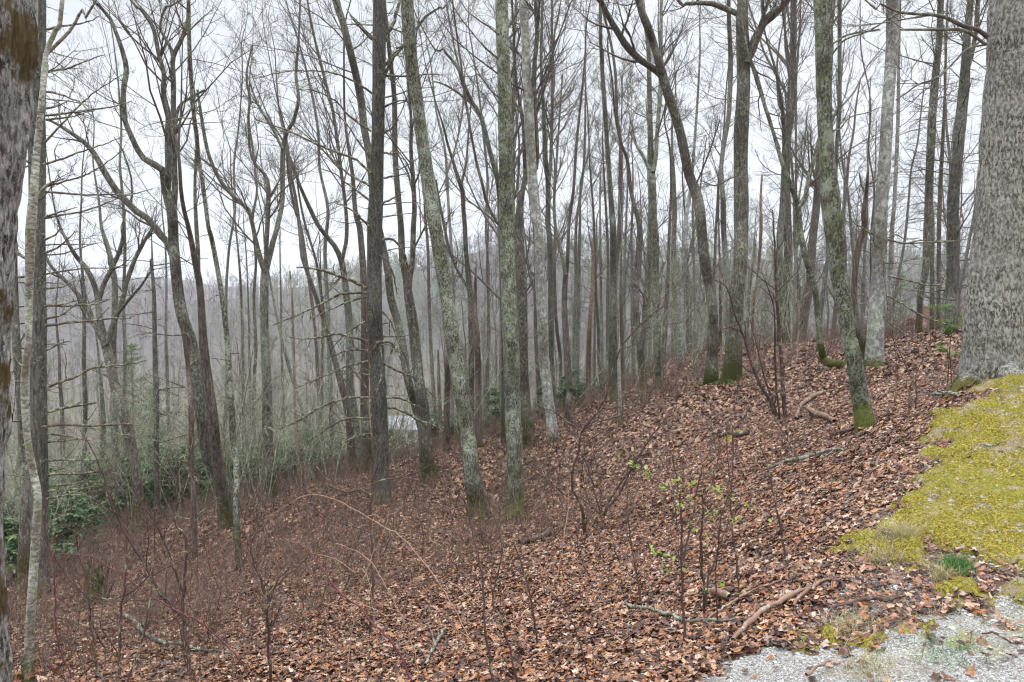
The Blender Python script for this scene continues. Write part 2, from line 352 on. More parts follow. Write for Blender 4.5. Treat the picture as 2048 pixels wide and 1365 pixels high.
M['straw'] = island_mat('dry_grass', [(0, (.34, .27, .13)), (.6, (.52, .44, .26)), (1, (.25, .30, .08))], .7, .2, trans=.2)
M['grass'] = island_mat('green_grass', [(0, (.03, .13, .03)), (.7, (.07, .22, .05)), (1, (.14, .28, .07))], .6, .3, trans=.2)
def ground_mat():
    m, t, b = new_mat('forest_floor', .85, .2); c = N(t, 'ShaderNodeTexCoord'); p = c.outputs['Object']
    vo = N(t, 'ShaderNodeTexVoronoi'); vo.inputs['Scale'].default_value = 13; t.links.new(p, vo.inputs['Vector'])
    bw = N(t, 'ShaderNodeSeparateColor'); t.links.new(vo.outputs['Color'], bw.inputs[0])
    leaf = ramp(t, bw.outputs[0], [(0, (.045, .024, .020)), (.3, (.10, .052, .038)), (.6, (.22, .12, .085)), (.85, (.38, .23, .17)), (1, (.15, .07, .04))])
    col = mixc(t, mapr(t, noise(t, p, 2.2, 5, .65), .3, .7, 0, .75), leaf, (.085, .045, .034))
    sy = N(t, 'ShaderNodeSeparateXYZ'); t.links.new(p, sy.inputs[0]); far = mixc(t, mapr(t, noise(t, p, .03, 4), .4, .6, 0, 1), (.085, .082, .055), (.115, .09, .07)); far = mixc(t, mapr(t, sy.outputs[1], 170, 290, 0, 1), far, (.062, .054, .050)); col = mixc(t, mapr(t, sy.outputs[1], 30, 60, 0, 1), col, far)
    t.links.new(col, b.inputs['Base Color']); bump(t, b, vo.outputs['Distance'], .6, .02)
    return m
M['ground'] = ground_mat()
def moss_mat():
    m, t, b = new_mat('yellow_moss', .95, .1); c = N(t, 'ShaderNodeTexCoord'); p = c.outputs['Object']
    f = noise(t, p, 70, 4, .7); g = noise(t, p, 5, 5, .7); h = noise(t, p, 1.6, 4, .6)
    col = ramp(t, f, [(.35, (.065, .058, .014)), (.5, (.21, .17, .024)), (.65, (.42, .34, .07))])
    col = mixc(t, mapr(t, h, .50, .64, 0, .5), col, (.19, .19, .03))
    vo = N(t, 'ShaderNodeTexVoronoi'); vo.inputs['Scale'].default_value = 60; t.links.new(p, vo.inputs['Vector']); sc = N(t, 'ShaderNodeSeparateColor'); t.links.new(vo.outputs['Color'], sc.inputs[0])
    gr = ramp(t, sc.outputs[0], [(0, (.09, .065, .045)), (.5, (.20, .155, .11)), (.85, (.30, .25, .19)), (1, (.50, .49, .47))]); col = mixc(t, mapr(t, noise(t, p, 3.8, 7, .8), .54, .61, 0, .8), col, gr)
    col = mixc(t, mapr(t, g, .56, .64, 0, .85), col, (.30, .24, .17))
    col = mixc(t, mapr(t, noise(t, p, 24, 4, .7), .60, .66, 0, .8), col, (.40, .37, .32))
    t.links.new(col, b.inputs['Base Color']); bump(t, b, f, 1., .02); return m
def gravel_mat():
    m, t, b = new_mat('pale_gravel', .9, .25); c = N(t, 'ShaderNodeTexCoord'); p = c.outputs['Object']
    vo = N(t, 'ShaderNodeTexVoronoi'); vo.inputs['Scale'].default_value = 130; t.links.new(p, vo.inputs['Vector'])
    sc = N(t, 'ShaderNodeSeparateColor'); t.links.new(vo.outputs['Color'], sc.inputs[0])
    col = ramp(t, sc.outputs[0], [(0, (.10, .09, .08)), (.3, (.22, .21, .195)), (.75, (.34, .33, .31)), (1, (.48, .47, .45))])
    col = mixc(t, mapr(t, noise(t, p, 7, 5, .7), .54, .66, 0, .75), col, (.20, .15, .11))
    col = mixc(t, mapr(t, noise(t, p, 3, 5, .7), .56, .66, 0, .6), col, (.26, .27, .06))
    t.links.new(col, b.inputs['Base Color']); bump(t, b, vo.outputs['Distance'], .9, .01); return m
M['moss'] = moss_mat(); M['gravel'] = gravel_mat()
def plain(name, c, rough=.6, spec=.3, var=.15):
    m, t, b = new_mat(name, rough, spec); v, _, _ = vec_obj(t)
    col = mixc(t, mapr(t, noise(t, v, 6, 4), .3, .7, 0, 1), tuple(x*(1 - var) for x in c), tuple(min(1, x*(1 + var)) for x in c))
    t.links.new(col, b.inputs['Base Color']); return m

# ------------------------------------------------------------------ ground
def axis(a0, f0, f1, a1, fine, gr):
    xs = list(np.arange(f0, f1, fine)); s, x = fine, f1
    while x < a1: xs.append(x); s *= gr; x += s
    xs.append(a1); s, x = fine, f0; lo = []
    while x > a0: s *= gr; x -= s; lo.append(max(x, a0))
    return np.array(sorted(set(lo + xs)))
gx = axis(-900, -6, 7.5, 900, .09, 1.05); gy = axis(-70, 1.8, 12, 900, .09, 1.045)
GX, GY = np.meshgrid(gx, gy); GZ = H(GX, GY)
nx, ny = len(gx), len(gy); i = np.arange(ny - 1)[:, None]*nx; j = np.arange(nx - 1)[None]
gf = np.stack([i + j, i + j + 1, i + nx + j + 1, i + nx + j], -1).reshape(-1, 4)
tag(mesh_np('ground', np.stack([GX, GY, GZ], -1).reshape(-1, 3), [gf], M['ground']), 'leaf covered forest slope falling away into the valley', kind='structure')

def poly_world(px):                            # outline given on the photograph, carried to the ground
    return np.array([hit(a, b)[:2] for a, b in px])
def sdist(x, y, poly):
    """signed distance to a polygon, positive inside"""
    x = np.asarray(x); y = np.asarray(y); d = np.full(x.shape, 1e9); ins = np.zeros(x.shape, bool); n = len(poly)
    for k in range(n):
        a, b = poly[k], poly[(k + 1) % n]; e = b - a
        t = np.clip(((x - a[0])*e[0] + (y - a[1])*e[1])/(e @ e + 1e-12), 0, 1)
        d = np.minimum(d, np.hypot(x - a[0] - t*e[0], y - a[1] - t*e[1]))
        c = ((a[1] > y) != (b[1] > y)) & (x < (b[0] - a[0])*(y - a[1])/(b[1] - a[1] + 1e-12) + a[0]); ins ^= c
    return np.where(ins, d, -d)
def wpt(*p): return np.array(p, float)
mossA = np.vstack([poly_world([(1722,1075),(1770,1010),(1850,900),(1910,830),(1975,790),(2048,757)]), wpt((6.0, 6.6), (8.5, 6.0), (8.5, 3.0), (4.6, 2.9)), poly_world([(2045,1190),(1930,1140),(1830,1112),(1770,1105)])])
mossB = np.vstack([poly_world([(1650,1292),(1740,1235),(1850,1205),(1930,1150),(1960,1120),(2045,1060)]), wpt((4.3, 3.2)), poly_world([(2045,1225),(1960,1248),(1880,1290),(1760,1305)])])
grav = np.vstack([poly_world([(1390,1362),(1440,1320),(1560,1296),(1740,1275),(1880,1250),(1980,1235),(2045,1180)]), wpt((5.5, 2.9), (9, 1.5), (9, -4), (.3, -4), (.6, 1.5))])
pebz = poly_world([(1720,1130),(1880,1110),(1960,1150),(1880,1230),(1700,1260),(1600,1250)])
bankz = np.vstack([poly_world([(1500,1362),(1560,1290),(1640,1240),(1720,1130),(1760,1060),(1850,930),(1910,850),(2048,765)]), wpt((7, 6.6), (9, 3), (9, 0), (1, 0))])
def moss_m(x, y):
    n = fbm(x/.22, y/.22, 0, 31)*.13 + fbm(x/.7, y/.7, 0, 32)*.12 + fbm(x/.07, y/.07, 0, 35, 2)*.08
    return np.maximum(sdist(x, y, mossA), np.minimum(sdist(x, y, mossB), .08) - .03 + .10*fbm(x/.13, y/.13, 0, 36, 2)) + n
def grav_m(x, y): return sdist(x, y, grav)*.7 - .03 + fbm(x/.35, y/.35, 0, 33)*.13 + fbm(x/.06, y/.06, 0, 34, 2)*.03
def sheet(name, x0, x1, y0, y1, step, fn, mat):
    xs = np.arange(x0, x1, step); ys = np.arange(y0, y1, step); X, Y = np.meshgrid(xs, ys); m, dz = fn(X, Y)
    V = np.stack([X, Y, H(X, Y) + dz], -1).reshape(-1, 3); w = len(xs)
    i = np.arange(len(ys) - 1)[:, None]*w; j = np.arange(w - 1)[None]; Fc = np.stack([i + j, i + j + 1, i + w + j + 1, i + w + j], -1).reshape(-1, 4)
    ok = (m.reshape(-1)[Fc] > -.12).any(1); Fc = Fc[ok]; u, inv = np.unique(Fc, return_inverse=True)
    return mesh_np(name, V[u], [inv.reshape(-1, 4)], mat)
def f_moss(X, Y):
    m = moss_m(X, Y); return m, np.clip(m*.35, -.03, .04) + .045*np.abs(fbm(X/.30, Y/.30, 0, 40)) + .018*fbm(X/.09, Y/.09, 0, 41)*np.clip(m*5 + .5, 0, 1) + .008*vnoise(X/.03, Y/.03, 0, 42)
def f_grav(X, Y):
    m = grav_m(X, Y); return m, np.clip(m*.12, -.02, .006) + .004*vnoise(X/.04, Y/.04, 0, 43)
tag(sheet('moss_bank', 1.2, 8.2, 2.2, 8.0, .025, f_moss, M['moss']), 'yellow green moss covering the bank beside the gravel path', 'moss', kind='stuff')
tag(sheet('gravel_path', .3, 9.0, -3, 5.0, .03, f_grav, M['gravel']), 'pale grey gravel path', kind='structure')

G = np.random.default_rng(11)
def frustum_pts(n, d0, d1, side=1.15, seed=None):
    g = G if seed is None else np.random.default_rng(seed)
    y = np.sqrt(g.uniform(d0*d0, d1*d1, n)); x = g.uniform(-.75, .75, n)*side*y; return x, y
def slope(x, y):
    e = .08; return (H(x + e, y, False) - H(x - e, y, False))/(2*e), (H(x, y + e, False) - H(x, y - e, False))/(2*e)

# ------------------------------------------------------------------ fallen leaves
def outline(kind):
    if kind == 'oak':  r = [(0,-.62),(.10,-.45),(.30,-.34),(.16,-.22),(.36,-.06),(.18,.04),(.34,.22),(.14,.28),(.20,.46),(0,.56),(-.20,.46),(-.14,.28),(-.34,.22),(-.18,.04),(-.36,-.06),(-.16,-.22),(-.30,-.34),(-.10,-.45)]
    elif kind == 'maple': r = [(0,-.55),(.12,-.30),(.36,-.36),(.27,-.12),(.56,.05),(.30,.10),(.33,.30),(.13,.22),(0,.60),(-.13,.22),(-.33,.30),(-.30,.10),(-.56,.05),(-.27,-.12),(-.36,-.36),(-.12,-.30)]
    elif kind == 'beech': r = [(0,-.5),(.2,-.32),(.3,-.05),(.24,.25),(0,.55),(-.24,.25),(-.3,-.05),(-.2,-.32)]
    else: r = [(0,-.5),(.3,-.15),(.22,.3),(0,.5),(-.22,.3),(-.3,-.15)]
    return np.array(r)
def scatter_leaves(kind, x, y, size, g, lift=.02, tilt=.5, zbase=None):
    o = outline(kind); n = len(o); T = np.vstack([o, [[0, 0]]]); k = len(x)
    s = size*g.uniform(.65, 1.3, k); X = T[None, :, 0]*s[:, None]*g.uniform(.75, 1.05, k)[:, None]; Y = T[None, :, 1]*s[:, None]
    X = X + g.normal(size=X.shape)*.04*s[:, None]; Y = Y + g.normal(size=Y.shape)*.04*s[:, None]
    c1, c2, c3 = (g.normal(size=k)*a for a in (.7, .5, .5)); q = 1/s[:, None]
    Z = (c1[:, None]*X*X + c2[:, None]*Y*Y + c3[:, None]*X*Y)*q + g.normal(size=X.shape)*.05*s[:, None]
    a = g.uniform(0, 2*PI, k)[:, None]; tx, ty = g.normal(size=k)[:, None]*tilt, g.normal(size=k)[:, None]*tilt
    Z = Z*.9; X, Z = X*np.cos(tx) - Z*np.sin(tx), X*np.sin(tx) + Z*np.cos(tx); Y, Z = Y*np.cos(ty) - Z*np.sin(ty), Y*np.sin(ty) + Z*np.cos(ty)
    X, Y = X*np.cos(a) - Y*np.sin(a), X*np.sin(a) + Y*np.cos(a)
    sx_, sy_ = slope(x, y); Z = Z + sx_[:, None]*X + sy_[:, None]*Y
    z0 = (H(x, y) if zbase is None else zbase) + g.uniform(.2, 1, k)*lift
    V = np.stack([X + x[:, None], Y + y[:, None], Z + z0[:, None]], -1)
    b = np.arange(k)[:, None, None]*(n + 1); j = np.arange(n)[None]
    Fc = np.stack([j, (j + 1) % n, np.full_like(j, n)], -1) + b
    return V.reshape(-1, 3), Fc.reshape(-1, 3)
def join(parts):
    Vs, Fs, off = [], [], 0
    for V, Fc in parts: Vs.append(V); Fs.append(Fc + off); off += len(V)
    return np.vstack(Vs), np.vstack(Fs)
def thin(x, y, g):
    p = np.ones(len(x)); bk = sdist(x, y, bankz) + .25*fbm(x/.4, y/.4, 0, 71); p = np.where(bk > 0, .38, p); pz = sdist(x, y, pebz) > 0; p[pz] = .28; p[moss_m(x, y) > 0] = .07; p[grav_m(x, y) > 0] = .03
    k = g.uniform(size=len(x)) < p; return x[k], y[k]
parts = []
g = np.random.default_rng(5)
for kind, n, d0, d1, sz in (('oak', 34000, 2.2, 6.5, .050), ('maple', 8000, 2.2, 6.5, .058), ('beech', 90000, 2.2, 6.5, .034), ('oak', 40000, 6.5, 11, .058), ('beech', 56000, 6.5, 11, .046)):
    x, y = frustum_pts(n, d0, d1, 1.25, None); x, y = thin(x, y, g); parts.append(scatter_leaves(kind, x, y, sz, g, .04, .27))
V, Fc = join(parts); tag(mesh_np('leaf_litter', V, [Fc], M['leaf'], False), 'wet brown oak and maple leaves covering the slope', 'dead leaves', kind='stuff')
parts = []
for n, d0, d1, sz in ((85000, 11, 18, .088), (40000, 18, 32, .15)):
    x, y = frustum_pts(n, d0, d1, 1.2); parts.append(scatter_leaves('x', x, y, sz, g, .05, .45))
V, Fc = join(parts); tag(mesh_np('distant_leaf_litter', V, [Fc], M['litter'], False), 'brown leaf litter farther down the slope', 'dead leaves', kind='stuff')

x, y = frustum_pts(3200, 2.4, 11, 1.2); k = (grav_m(x, y) < .1) & ((moss_m(x, y) < 0) | (g.uniform(size=len(x)) < .15)); x, y = x[k], y[k]; m_ = len(x); a = g.uniform(0, 6.28, m_); ln_ = g.uniform(.05, .26, m_)*g.choice([1, 2], m_, p=[.85, .15]); q = []
for j in range(4):
    a2 = a + .25*j*g.normal(size=m_)*.4; X = x + np.cos(a2)*ln_*(j/3 - .5); Y = y + np.sin(a2)*ln_*(j/3 - .5); q.append(np.stack([X, Y, H(X, Y) + .035 + g.normal(size=m_)*.01], -1))
tb = Tubes(); tb.add(np.stack(q, 1), g.uniform(.0015, .0045, m_)[:, None]*np.linspace(1, .5, 4), 4); tag(tb.build('fallen_twigs', M['fallen']), 'small broken twigs strewn through the leaf litter', 'twigs', kind='stuff')
# moss shoots, pebbles, dry grass
def blades(x, y, h, w, g, lean=.5, zoff=.0):
    k = len(x); z = H(x, y) + zoff; a = g.uniform(0, 2*PI, k); hh = h*g.uniform(.5, 1.4, k); ww = w*g.uniform(.6, 1.3, k)
    dx, dy = g.normal(size=k)*lean*hh, g.normal(size=k)*lean*hh
    B = np.stack([x, y, z], -1); sd_ = np.stack([np.cos(a)*ww, np.sin(a)*ww, 0*a], -1); mid = B + np.stack([dx*.35, dy*.35, hh*.6], -1); tip = B + np.stack([dx, dy, hh], -1)
    V = np.stack([B - sd_, B + sd_, mid + sd_*.7, mid - sd_*.7, tip], 1).reshape(-1, 3); b = np.arange(k)[:, None]*5
    return V, np.vstack([b + [0, 1, 2], b + [0, 2, 3], b + [3, 2, 4]])
x = g.uniform(1.2, 7, 150000); y = g.uniform(2.3, 7.6, 150000); m = moss_m(x, y); k = (m > .0) & (x < .8*y + .3); x, y, m = x[k], y[k], m[k]
dz = f_moss(x, y)[1]
k = (g.uniform(size=len(x)) < .35) | (fbm(x/.15, y/.15, 0, 88) > -.1); x, y, dz = x[k], y[k], dz[k]; V, Fc = blades(x, y, .013, .0022, g, .8, dz - .003)
tag(mesh_np('moss_shoots', V, [Fc], M['mossblade'], False), 'short yellow green moss shoots on the bank', 'moss', kind='stuff')
def pebbles(x, y, s, g, zoff=0.):
    t = np.array([(1,0,0),(-1,0,0),(0,1,0),(0,-1,0),(0,0,1),(0,0,-1),(.65,.65,.3),(-.65,.65,.3),(.65,-.65,.3),(-.65,-.65,.3)], float)
    fc = np.array([(0,6,4),(6,2,4),(2,7,4),(7,1,4),(1,9,4),(9,3,4),(3,8,4),(8,0,4),(0,8,5),(8,3,5),(3,9,5),(9,1,5),(1,7,5),(7,2,5),(2,6,5),(6,0,5)])
    k = len(x); ss = s[:, None, None]*g.uniform(.7, 1.3, (k, 1, 3))*np.array([1, 1, .6]); V = t[None]*ss*g.uniform(.8, 1.2, (k, 10, 1)); a = g.uniform(0, 2*PI, k)[:, None]
    X = V[..., 0]*np.cos(a) - V[..., 1]*np.sin(a); Y = V[..., 0]*np.sin(a) + V[..., 1]*np.cos(a)
    V = np.stack([X + x[:, None], Y + y[:, None], V[..., 2] + (H(x, y) + zoff)[:, None]], -1)
    return V.reshape(-1, 3), (fc[None] + np.arange(k)[:, None, None]*10).reshape(-1, 3)
x = g.uniform(.5, 6.5, 260000); y = g.uniform(2.2, 6.5, 260000); gm = grav_m(x, y) > -.12; pz = sdist(x, y, pebz) + .2*fbm(x/.3, y/.3, 0, 8) > 0; mm = moss_m(x, y) > 0
pr = np.where(gm, .16, np.where(pz, .42, np.where(mm, .12, np.where(sdist(x, y, bankz) > 0, .16, 0)))); k = (g.uniform(size=len(x)) < pr) & (x < .8*y + .3); x, y = x[k], y[k]
sz = .003 + .0028*g.exponential(1, len(x)); sz = np.minimum(sz, .022)
V, Fc = pebbles(x, y, sz, g, np.where(moss_m(x, y) > 0, .02, .003)); tag(mesh_np('pebbles', V, [Fc], M['pebble'], False), 'small pale pebbles strewn along the path edge', 'pebbles', kind='stuff')

# ------------------------------------------------------------------ trees traced from the photograph
def depth_line(pts, D, g, wander=.04):
    """pixel polyline [(x, y, width)] to world points with radius, depth wandering a little"""
    out = []; d = D
    for (px, py, w) in pts:
        P = at(px, py, d); out.append((*P, w/2/F*d*math.cos(math.atan((px - 1024)/F)))); d = d*(1 + g.normal()*wander*.25)
    return out
def culled(P, R, m=160, rmin=0):
    x, y = to_px(P); k = ((x > -m) & (x < 2048 + m) & (y > -m)).any(1); return P[k], R[k]
def crown_into(tb, P, R, g, dens=1., fine=1., r3=.0022, up=.18, n2=6, n3=6, ang=44, dmul=1.):
    """two further orders of twigs on limbs P"""
    P2, R2 = spawn(P, R, max(1, int(n2*dens)), g, .12, 1, ang, .50, .55, 6, .12, up, .15, r3*1.7, .35); P2, R2 = culled(P2, R2)
    tb.add(P2, R2, 4)
    P3, R3 = spawn(P2, R2, max(1, int(n3*dens)), g, .12, 1, ang, .50, .6, 5, .13, up, .08, r3, .45); P3, R3 = culled(P3, R3)
    tb.add(P3, R3, 3)
    if fine > 0:
        P4, R4 = spawn(P3, R3, max(1, int(2.3*fine)), g, .15, 1, ang, .55, .7, 4, .14, up, .05, r3*.72, .6); P4, R4 = culled(P4, R4)
        tb.add(P4, R4, 3)
seedn = [100]; BASES = []
def built(tb, *a):                            # a few stray pieces are not worth a part
    if sum(len(p) for L in tb.d.values() for p, _ in L) >= 24: return tb.build(*a)
def make_tree(name, cat, label, pts, mat='farbark', D=None, limbs=(), auto=10, lo=.45, deadn=0, group=None, sides=None, dens=1., fine=1., groove=0, ridges=14, rough=.06, flare=.45, top=True, ext=3.0, wander=.04,
              llen=2.2, dead_limbs=(), twigmat=None, dangle=60):
    seedn[0] += 1; g = np.random.default_rng(seedn[0]); auto = int(auto*1.6); fine = fine*1.3; dens = dens*1.15
    w0 = np.mean([p[2] for p in pts[:3]])
    if D is None: P0 = hit(pts[0][0], pts[0][1]); D = P0[1]
    elif D == 'w': D = (.17 + .004*w0)*F/w0
    mat = 'farbark2' if mat == 'farbark' and seedn[0] % 2 else mat
    line = depth_line(pts, D, g, wander); BASES.append((line[0][0], line[0][1], line[0][3], D))
    zb = float(H(line[0][0], line[0][1]))
    if line[0][2] > zb + .05: line = [(line[0][0] + (line[0][0] - line[1][0])*.15, line[0][1], zb - .1, line[0][3]*1.08)] + line
    else: line[0] = (line[0][0], line[0][1], min(line[0][2], zb) - .08, line[0][3])
    if top and pts[-1][1] <= 25 and ext > 0:
        a, b = np.array(line[-2][:3]), np.array(line[-1][:3]); d = nrm(b - a + np.array([0, 0, .3]))
        line.append((*(b + d*ext*.5), line[-1][3]*.85)); line.append((*(b + d*ext + g.normal(size=3)*.15), line[-1][3]*.6))
    elif top and ext > 0:
        a, b = np.array(line[-2][:3]), np.array(line[-1][:3]); d = nrm(b - a + np.array([0, 0, .4])); e_ = min(4.5, max(1.5, D*.16)); r_ = line[-1][3]
        for q_, f_ in ((.33, .7), (.66, .4), (1., .15)): line.append((*(b + d*e_*q_ + g.normal(size=3)*.06*e_*q_), max(.005, r_*f_)))
    base = np.array([line[0][0], line[0][1], zb])
    ln = smooth_line(line, max(.05, min(.45, D*.014)) if not groove else .018)
    root = empty(name, base, label, cat, group)
    sd_ = sides or int(np.clip(w0*.5, 6, 20))
    trunk_mesh('trunk', ln, sd_, M[mat], root, base, seedn[0], rough, flare, ridges, 3.0, groove, cap=not top)
    if D < 16 and w0 > 24 and flare:
        R0 = line[1][3]; nr_ = 5; a0_ = g.uniform(0, 6.28)
        for q_ in range(nr_):
            a_ = a0_ + q_*2*PI/nr_ + g.normal()*.25; L_ = R0*g.uniform(1.6, 3.0); rp = []
            for f_ in np.linspace(0, 1, 7):
                rr_ = R0*.55 + L_*f_; X_, Y_ = base[0] + rr_*math.cos(a_ + .3*f_*g.normal()), base[1] + rr_*math.sin(a_); rp.append((X_, Y_, float(H(X_, Y_)) + R0*.75*(1 - f_)**2.2 - .02 - .05*f_, R0*(.42*(1 - f_)**.8 + .07)))
            rl = smooth_line(rp, .05); b_ = Tubes(); b_.add(rl[:, :3], rl[:, 3]*(1 + .08*g.normal(size=len(rl))), 8); b_.build('root', M[mat], root, base)
    tm = M[twigmat or ('twig' if D < 16 else 'fartwig')]; r3 = max(.0020, D*.00016)
    if D < 16: root['_'] = 1; del root['_']
    tw = Tubes()
    for k, lm in enumerate(limbs):
        gl = np.random.default_rng(seedn[0]*31 + k); sgn = gl.choice([-1, 1])*gl.uniform(.05, .25); d0 = D; pl = []
        tot = 0
        for q, (px, py, w) in enumerate(lm):
            if q: tot += math.hypot(px - lm[q-1][0], py - lm[q-1][1])/F*D
            dd = D + sgn*tot; pl.append((*at(px, py, dd), w/2/F*dd))
        if lm[-1][1] <= 20:
            a, b = np.array(pl[-2][:3]), np.array(pl[-1][:3]); pl.append((*(b + nrm(b - a + [0, 0, .2])*1.5), pl[-1][3]*.6))
        L = smooth_line(pl, max(.06, D*.012)); b = Tubes(); b.add(L[:, :3], L[:, 3], 7 if lm[0][2] > 5 else 5); b.build('branch', M['limb' if mat not in ('green', 'lichen', 'birch', 'oak', 'brown') else mat], root, base)
        if len(L) > 3 and dens > 0:
            m_ = max(4, min(9, len(L)//2)); idx = np.linspace(0, len(L) - 1, m_).astype(int); LP, LR = L[idx][None, :, :3], L[idx][None, :, 3]
            ll = np.linalg.norm(np.diff(LP[0], axis=0), axis=1).sum()
            P1, R1 = spawn(LP, LR, max(2, int(ll*2.6*dens)), g, .15, 1, 42, .38, .42, 6, .14, .16, .3, r3*2.2, .3, 0, 2.6); tw.add(P1, R1, 4); crown_into(tw, P1, R1, g, dens*.8, fine, r3)
    if auto:
        idx = np.linspace(int(len(ln)*lo), len(ln) - 1, 12).astype(int); LP, LR = ln[idx][None, :, :3], ln[idx][None, :, 3]
        k = spawn(LP, LR, auto, g, 0, 1, 48, .0, .22, 7, .12, .20, 0, r3*2.2, .25)
        # lengths set directly
        t = g.uniform(0, 1, auto); Pp, Rr = k; Lw = llen*g.uniform(.4, 1.25, auto)
        base_ = Pp[:, :1]; dirs = nrm(g.normal(size=(auto, 3))*[1, 1, .25] + [0, 0, .55 if not deadn else .25]); st = (Lw/6)[:, None]; q = [base_[:, 0]]; dd = dirs
        for _ in range(6): q.append(q[-1] + dd*st); dd = nrm(dd + .14*g.normal(size=dd.shape) + [0, 0, .12])
        Pp = np.stack(q, 1); Rr = np.maximum(Rr[:, :1], r3*2.2)*np.linspace(1, .3, 7)[None]
        Rr = np.minimum(Rr, ln[:, 3].mean()*.35); Pp, Rr = culled(Pp, Rr)
        tw.add(Pp, Rr, 5); crown_into(tw, Pp, Rr, g, dens, fine, r3)
    built(tw, 'twigs', tm, root, base)
    dt = Tubes()
    if deadn:                                     # dead, nearly level branches all the way up the trunk
        idx = np.linspace(int(len(ln)*.12), len(ln) - 1, 20).astype(int); A_ = ln[idx]
        t = g.uniform(0, 18.9, deadn); i0 = t.astype(int); f = (t - i0)[:, None]; B = A_[i0, :3]*(1 - f) + A_[i0 + 1, :3]*f
        az = g.uniform(0, 2*PI, deadn); d = np.stack([np.cos(az), np.sin(az), g.normal(size=deadn)*.15 + .1], -1); Lw = llen*.5*g.uniform(.25, 1.3, deadn)*g.choice([1, .35], deadn, p=[.7, .3])
        q = [B]; st = (Lw/5)[:, None]
        for _ in range(5): q.append(q[-1] + d*st); d = nrm(d + .13*g.normal(size=d.shape) + [0, 0, -.02])
        Pp = np.stack(q, 1); Rr = (np.minimum(.006 + Lw*.008, ln[:, 3].mean()*.3))[:, None]*np.linspace(1, .35, 6); Pp, Rr = culled(Pp, Rr); dt.add(Pp, Rr, 5)
        P2, R2 = spawn(Pp, Rr, 4, g, .3, 1, dangle, .35, .5, 4, .2, 0, .06, r3, .4, .3); dt.add(P2, R2, 3)
        P3, R3 = spawn(P2, R2, 3, g, .3, 1, 50, .4, .7, 3, .2, 0, .04, r3*.8, .5); dt.add(P3, R3, 3)
    for k, lm in enumerate(dead_limbs):
        gl = np.random.default_rng(seedn[0]*57 + k); sgn = gl.uniform(-.5, .25); n = len(lm); w0_ = lm[0][2] if len(lm[0]) > 2 else 5.0; tot = 0; pl = []
        for q, p in enumerate(lm):
            if q: tot += math.hypot(p[0] - lm[q-1][0], p[1] - lm[q-1][1])/F*D
            dd = D + sgn*tot; w = p[2] if len(p) > 2 else w0_*(1 - .65*q/(n - 1)); pl.append((*at(p[0], p[1], dd), w/2/F*dd))
        L = smooth_line(pl, .06); L[:, :3] += gl.normal(size=(len(L), 3))*.004; b = Tubes(); b.add(L[:, :3], L[:, 3], 5)
        idx = np.linspace(0, len(L) - 1, max(4, min(8, len(L)))).astype(int); LP, LR = L[idx][None, :, :3], L[idx][None, :, 3]
        P1, R1 = spawn(LP, LR, max(2, int(tot*5)), gl, .2, 1, 55, .32, .55, 5, .2, .02, .08, .0022, .4, .2, .8); b.add(P1, R1, 4)
        P2, R2 = spawn(P1, R1, 3, gl, .2, 1, 50, .45, .7, 4, .2, .02, .04, .0016, .5, .2); b.add(P2, R2, 3)
        b.build('dead_branch', M['dead'], root, base)
    built(dt, 'dead_twigs', M['dead'], root, base)
    return root, D, ln
T = make_tree
# --- the nearest and largest trees
T('old_tree', 'tree', 'huge rough trunk at the left edge with a brown mossy patch', [(-118,1500,250),(-106,1240,226),(-104,1100,222),(-98,910,220),(-84,600,220),(-70,455,212),(-48,300,208),(-38,150,208),(-32,0,214)], 'leftbig', 3.3, auto=0, groove=.075, ridges=46, sides=220, rough=.05, ext=2.5, wander=0)
T('old_tree', 'tree', 'huge pale furrowed trunk at the right edge on top of the bank', [(1977,778,122),(1981,740,120),(1984,700,118),(1987,600,113),(2003,455,108),(2011,300,105),(2022,150,102),(2026,0,98)], 'big', None, auto=0, groove=.05, ridges=44, sides=200, rough=.03, flare=.2, ext=3, wander=0,
  limbs=[[(1975,75,9),(1955,60,8),(1925,52,8),(1890,35,7),(1860,30,6),(1800,25,5),(1760,8,4),(1730,0,3)], [(1972,90,6),(1930,62,6),(1890,60,6),(1850,60,5),(1800,60,4)], [(1972,90,4),(1935,98,4),(1905,128,4),(1880,152,4),(1860,162,4),(1835,170,4),(1815,185,3.5),(1792,200,3)]])
T('birch_tree', 'tree', 'thin crooked pale trunk with moss tufts leaning up beside the left edge', [(56,1372,25),(58,1300,21),(64,1200,20),(70,1100,20),(76,1000,17),(68,950,17),(60,910,16),(52,850,16),(49,760,17),(57,680,15),(58,600,17),(60,520,20),(62,455,22),(68,380,18),(74,300,15),(84,200,13),(92,110,11),(112,60,10),(125,0,9)], 'birch', None, auto=0, sides=14,
  limbs=[[(92,110,7),(140,62,6),(165,20,5),(192,2,4)], [(78,270,5),(84,225,4.5),(96,130,4)], [(62,440,7),(72,400,6),(95,370,5),(130,357,3.5)], [(60,520,6),(40,510,6),(25,480,5)]], dens=.5)
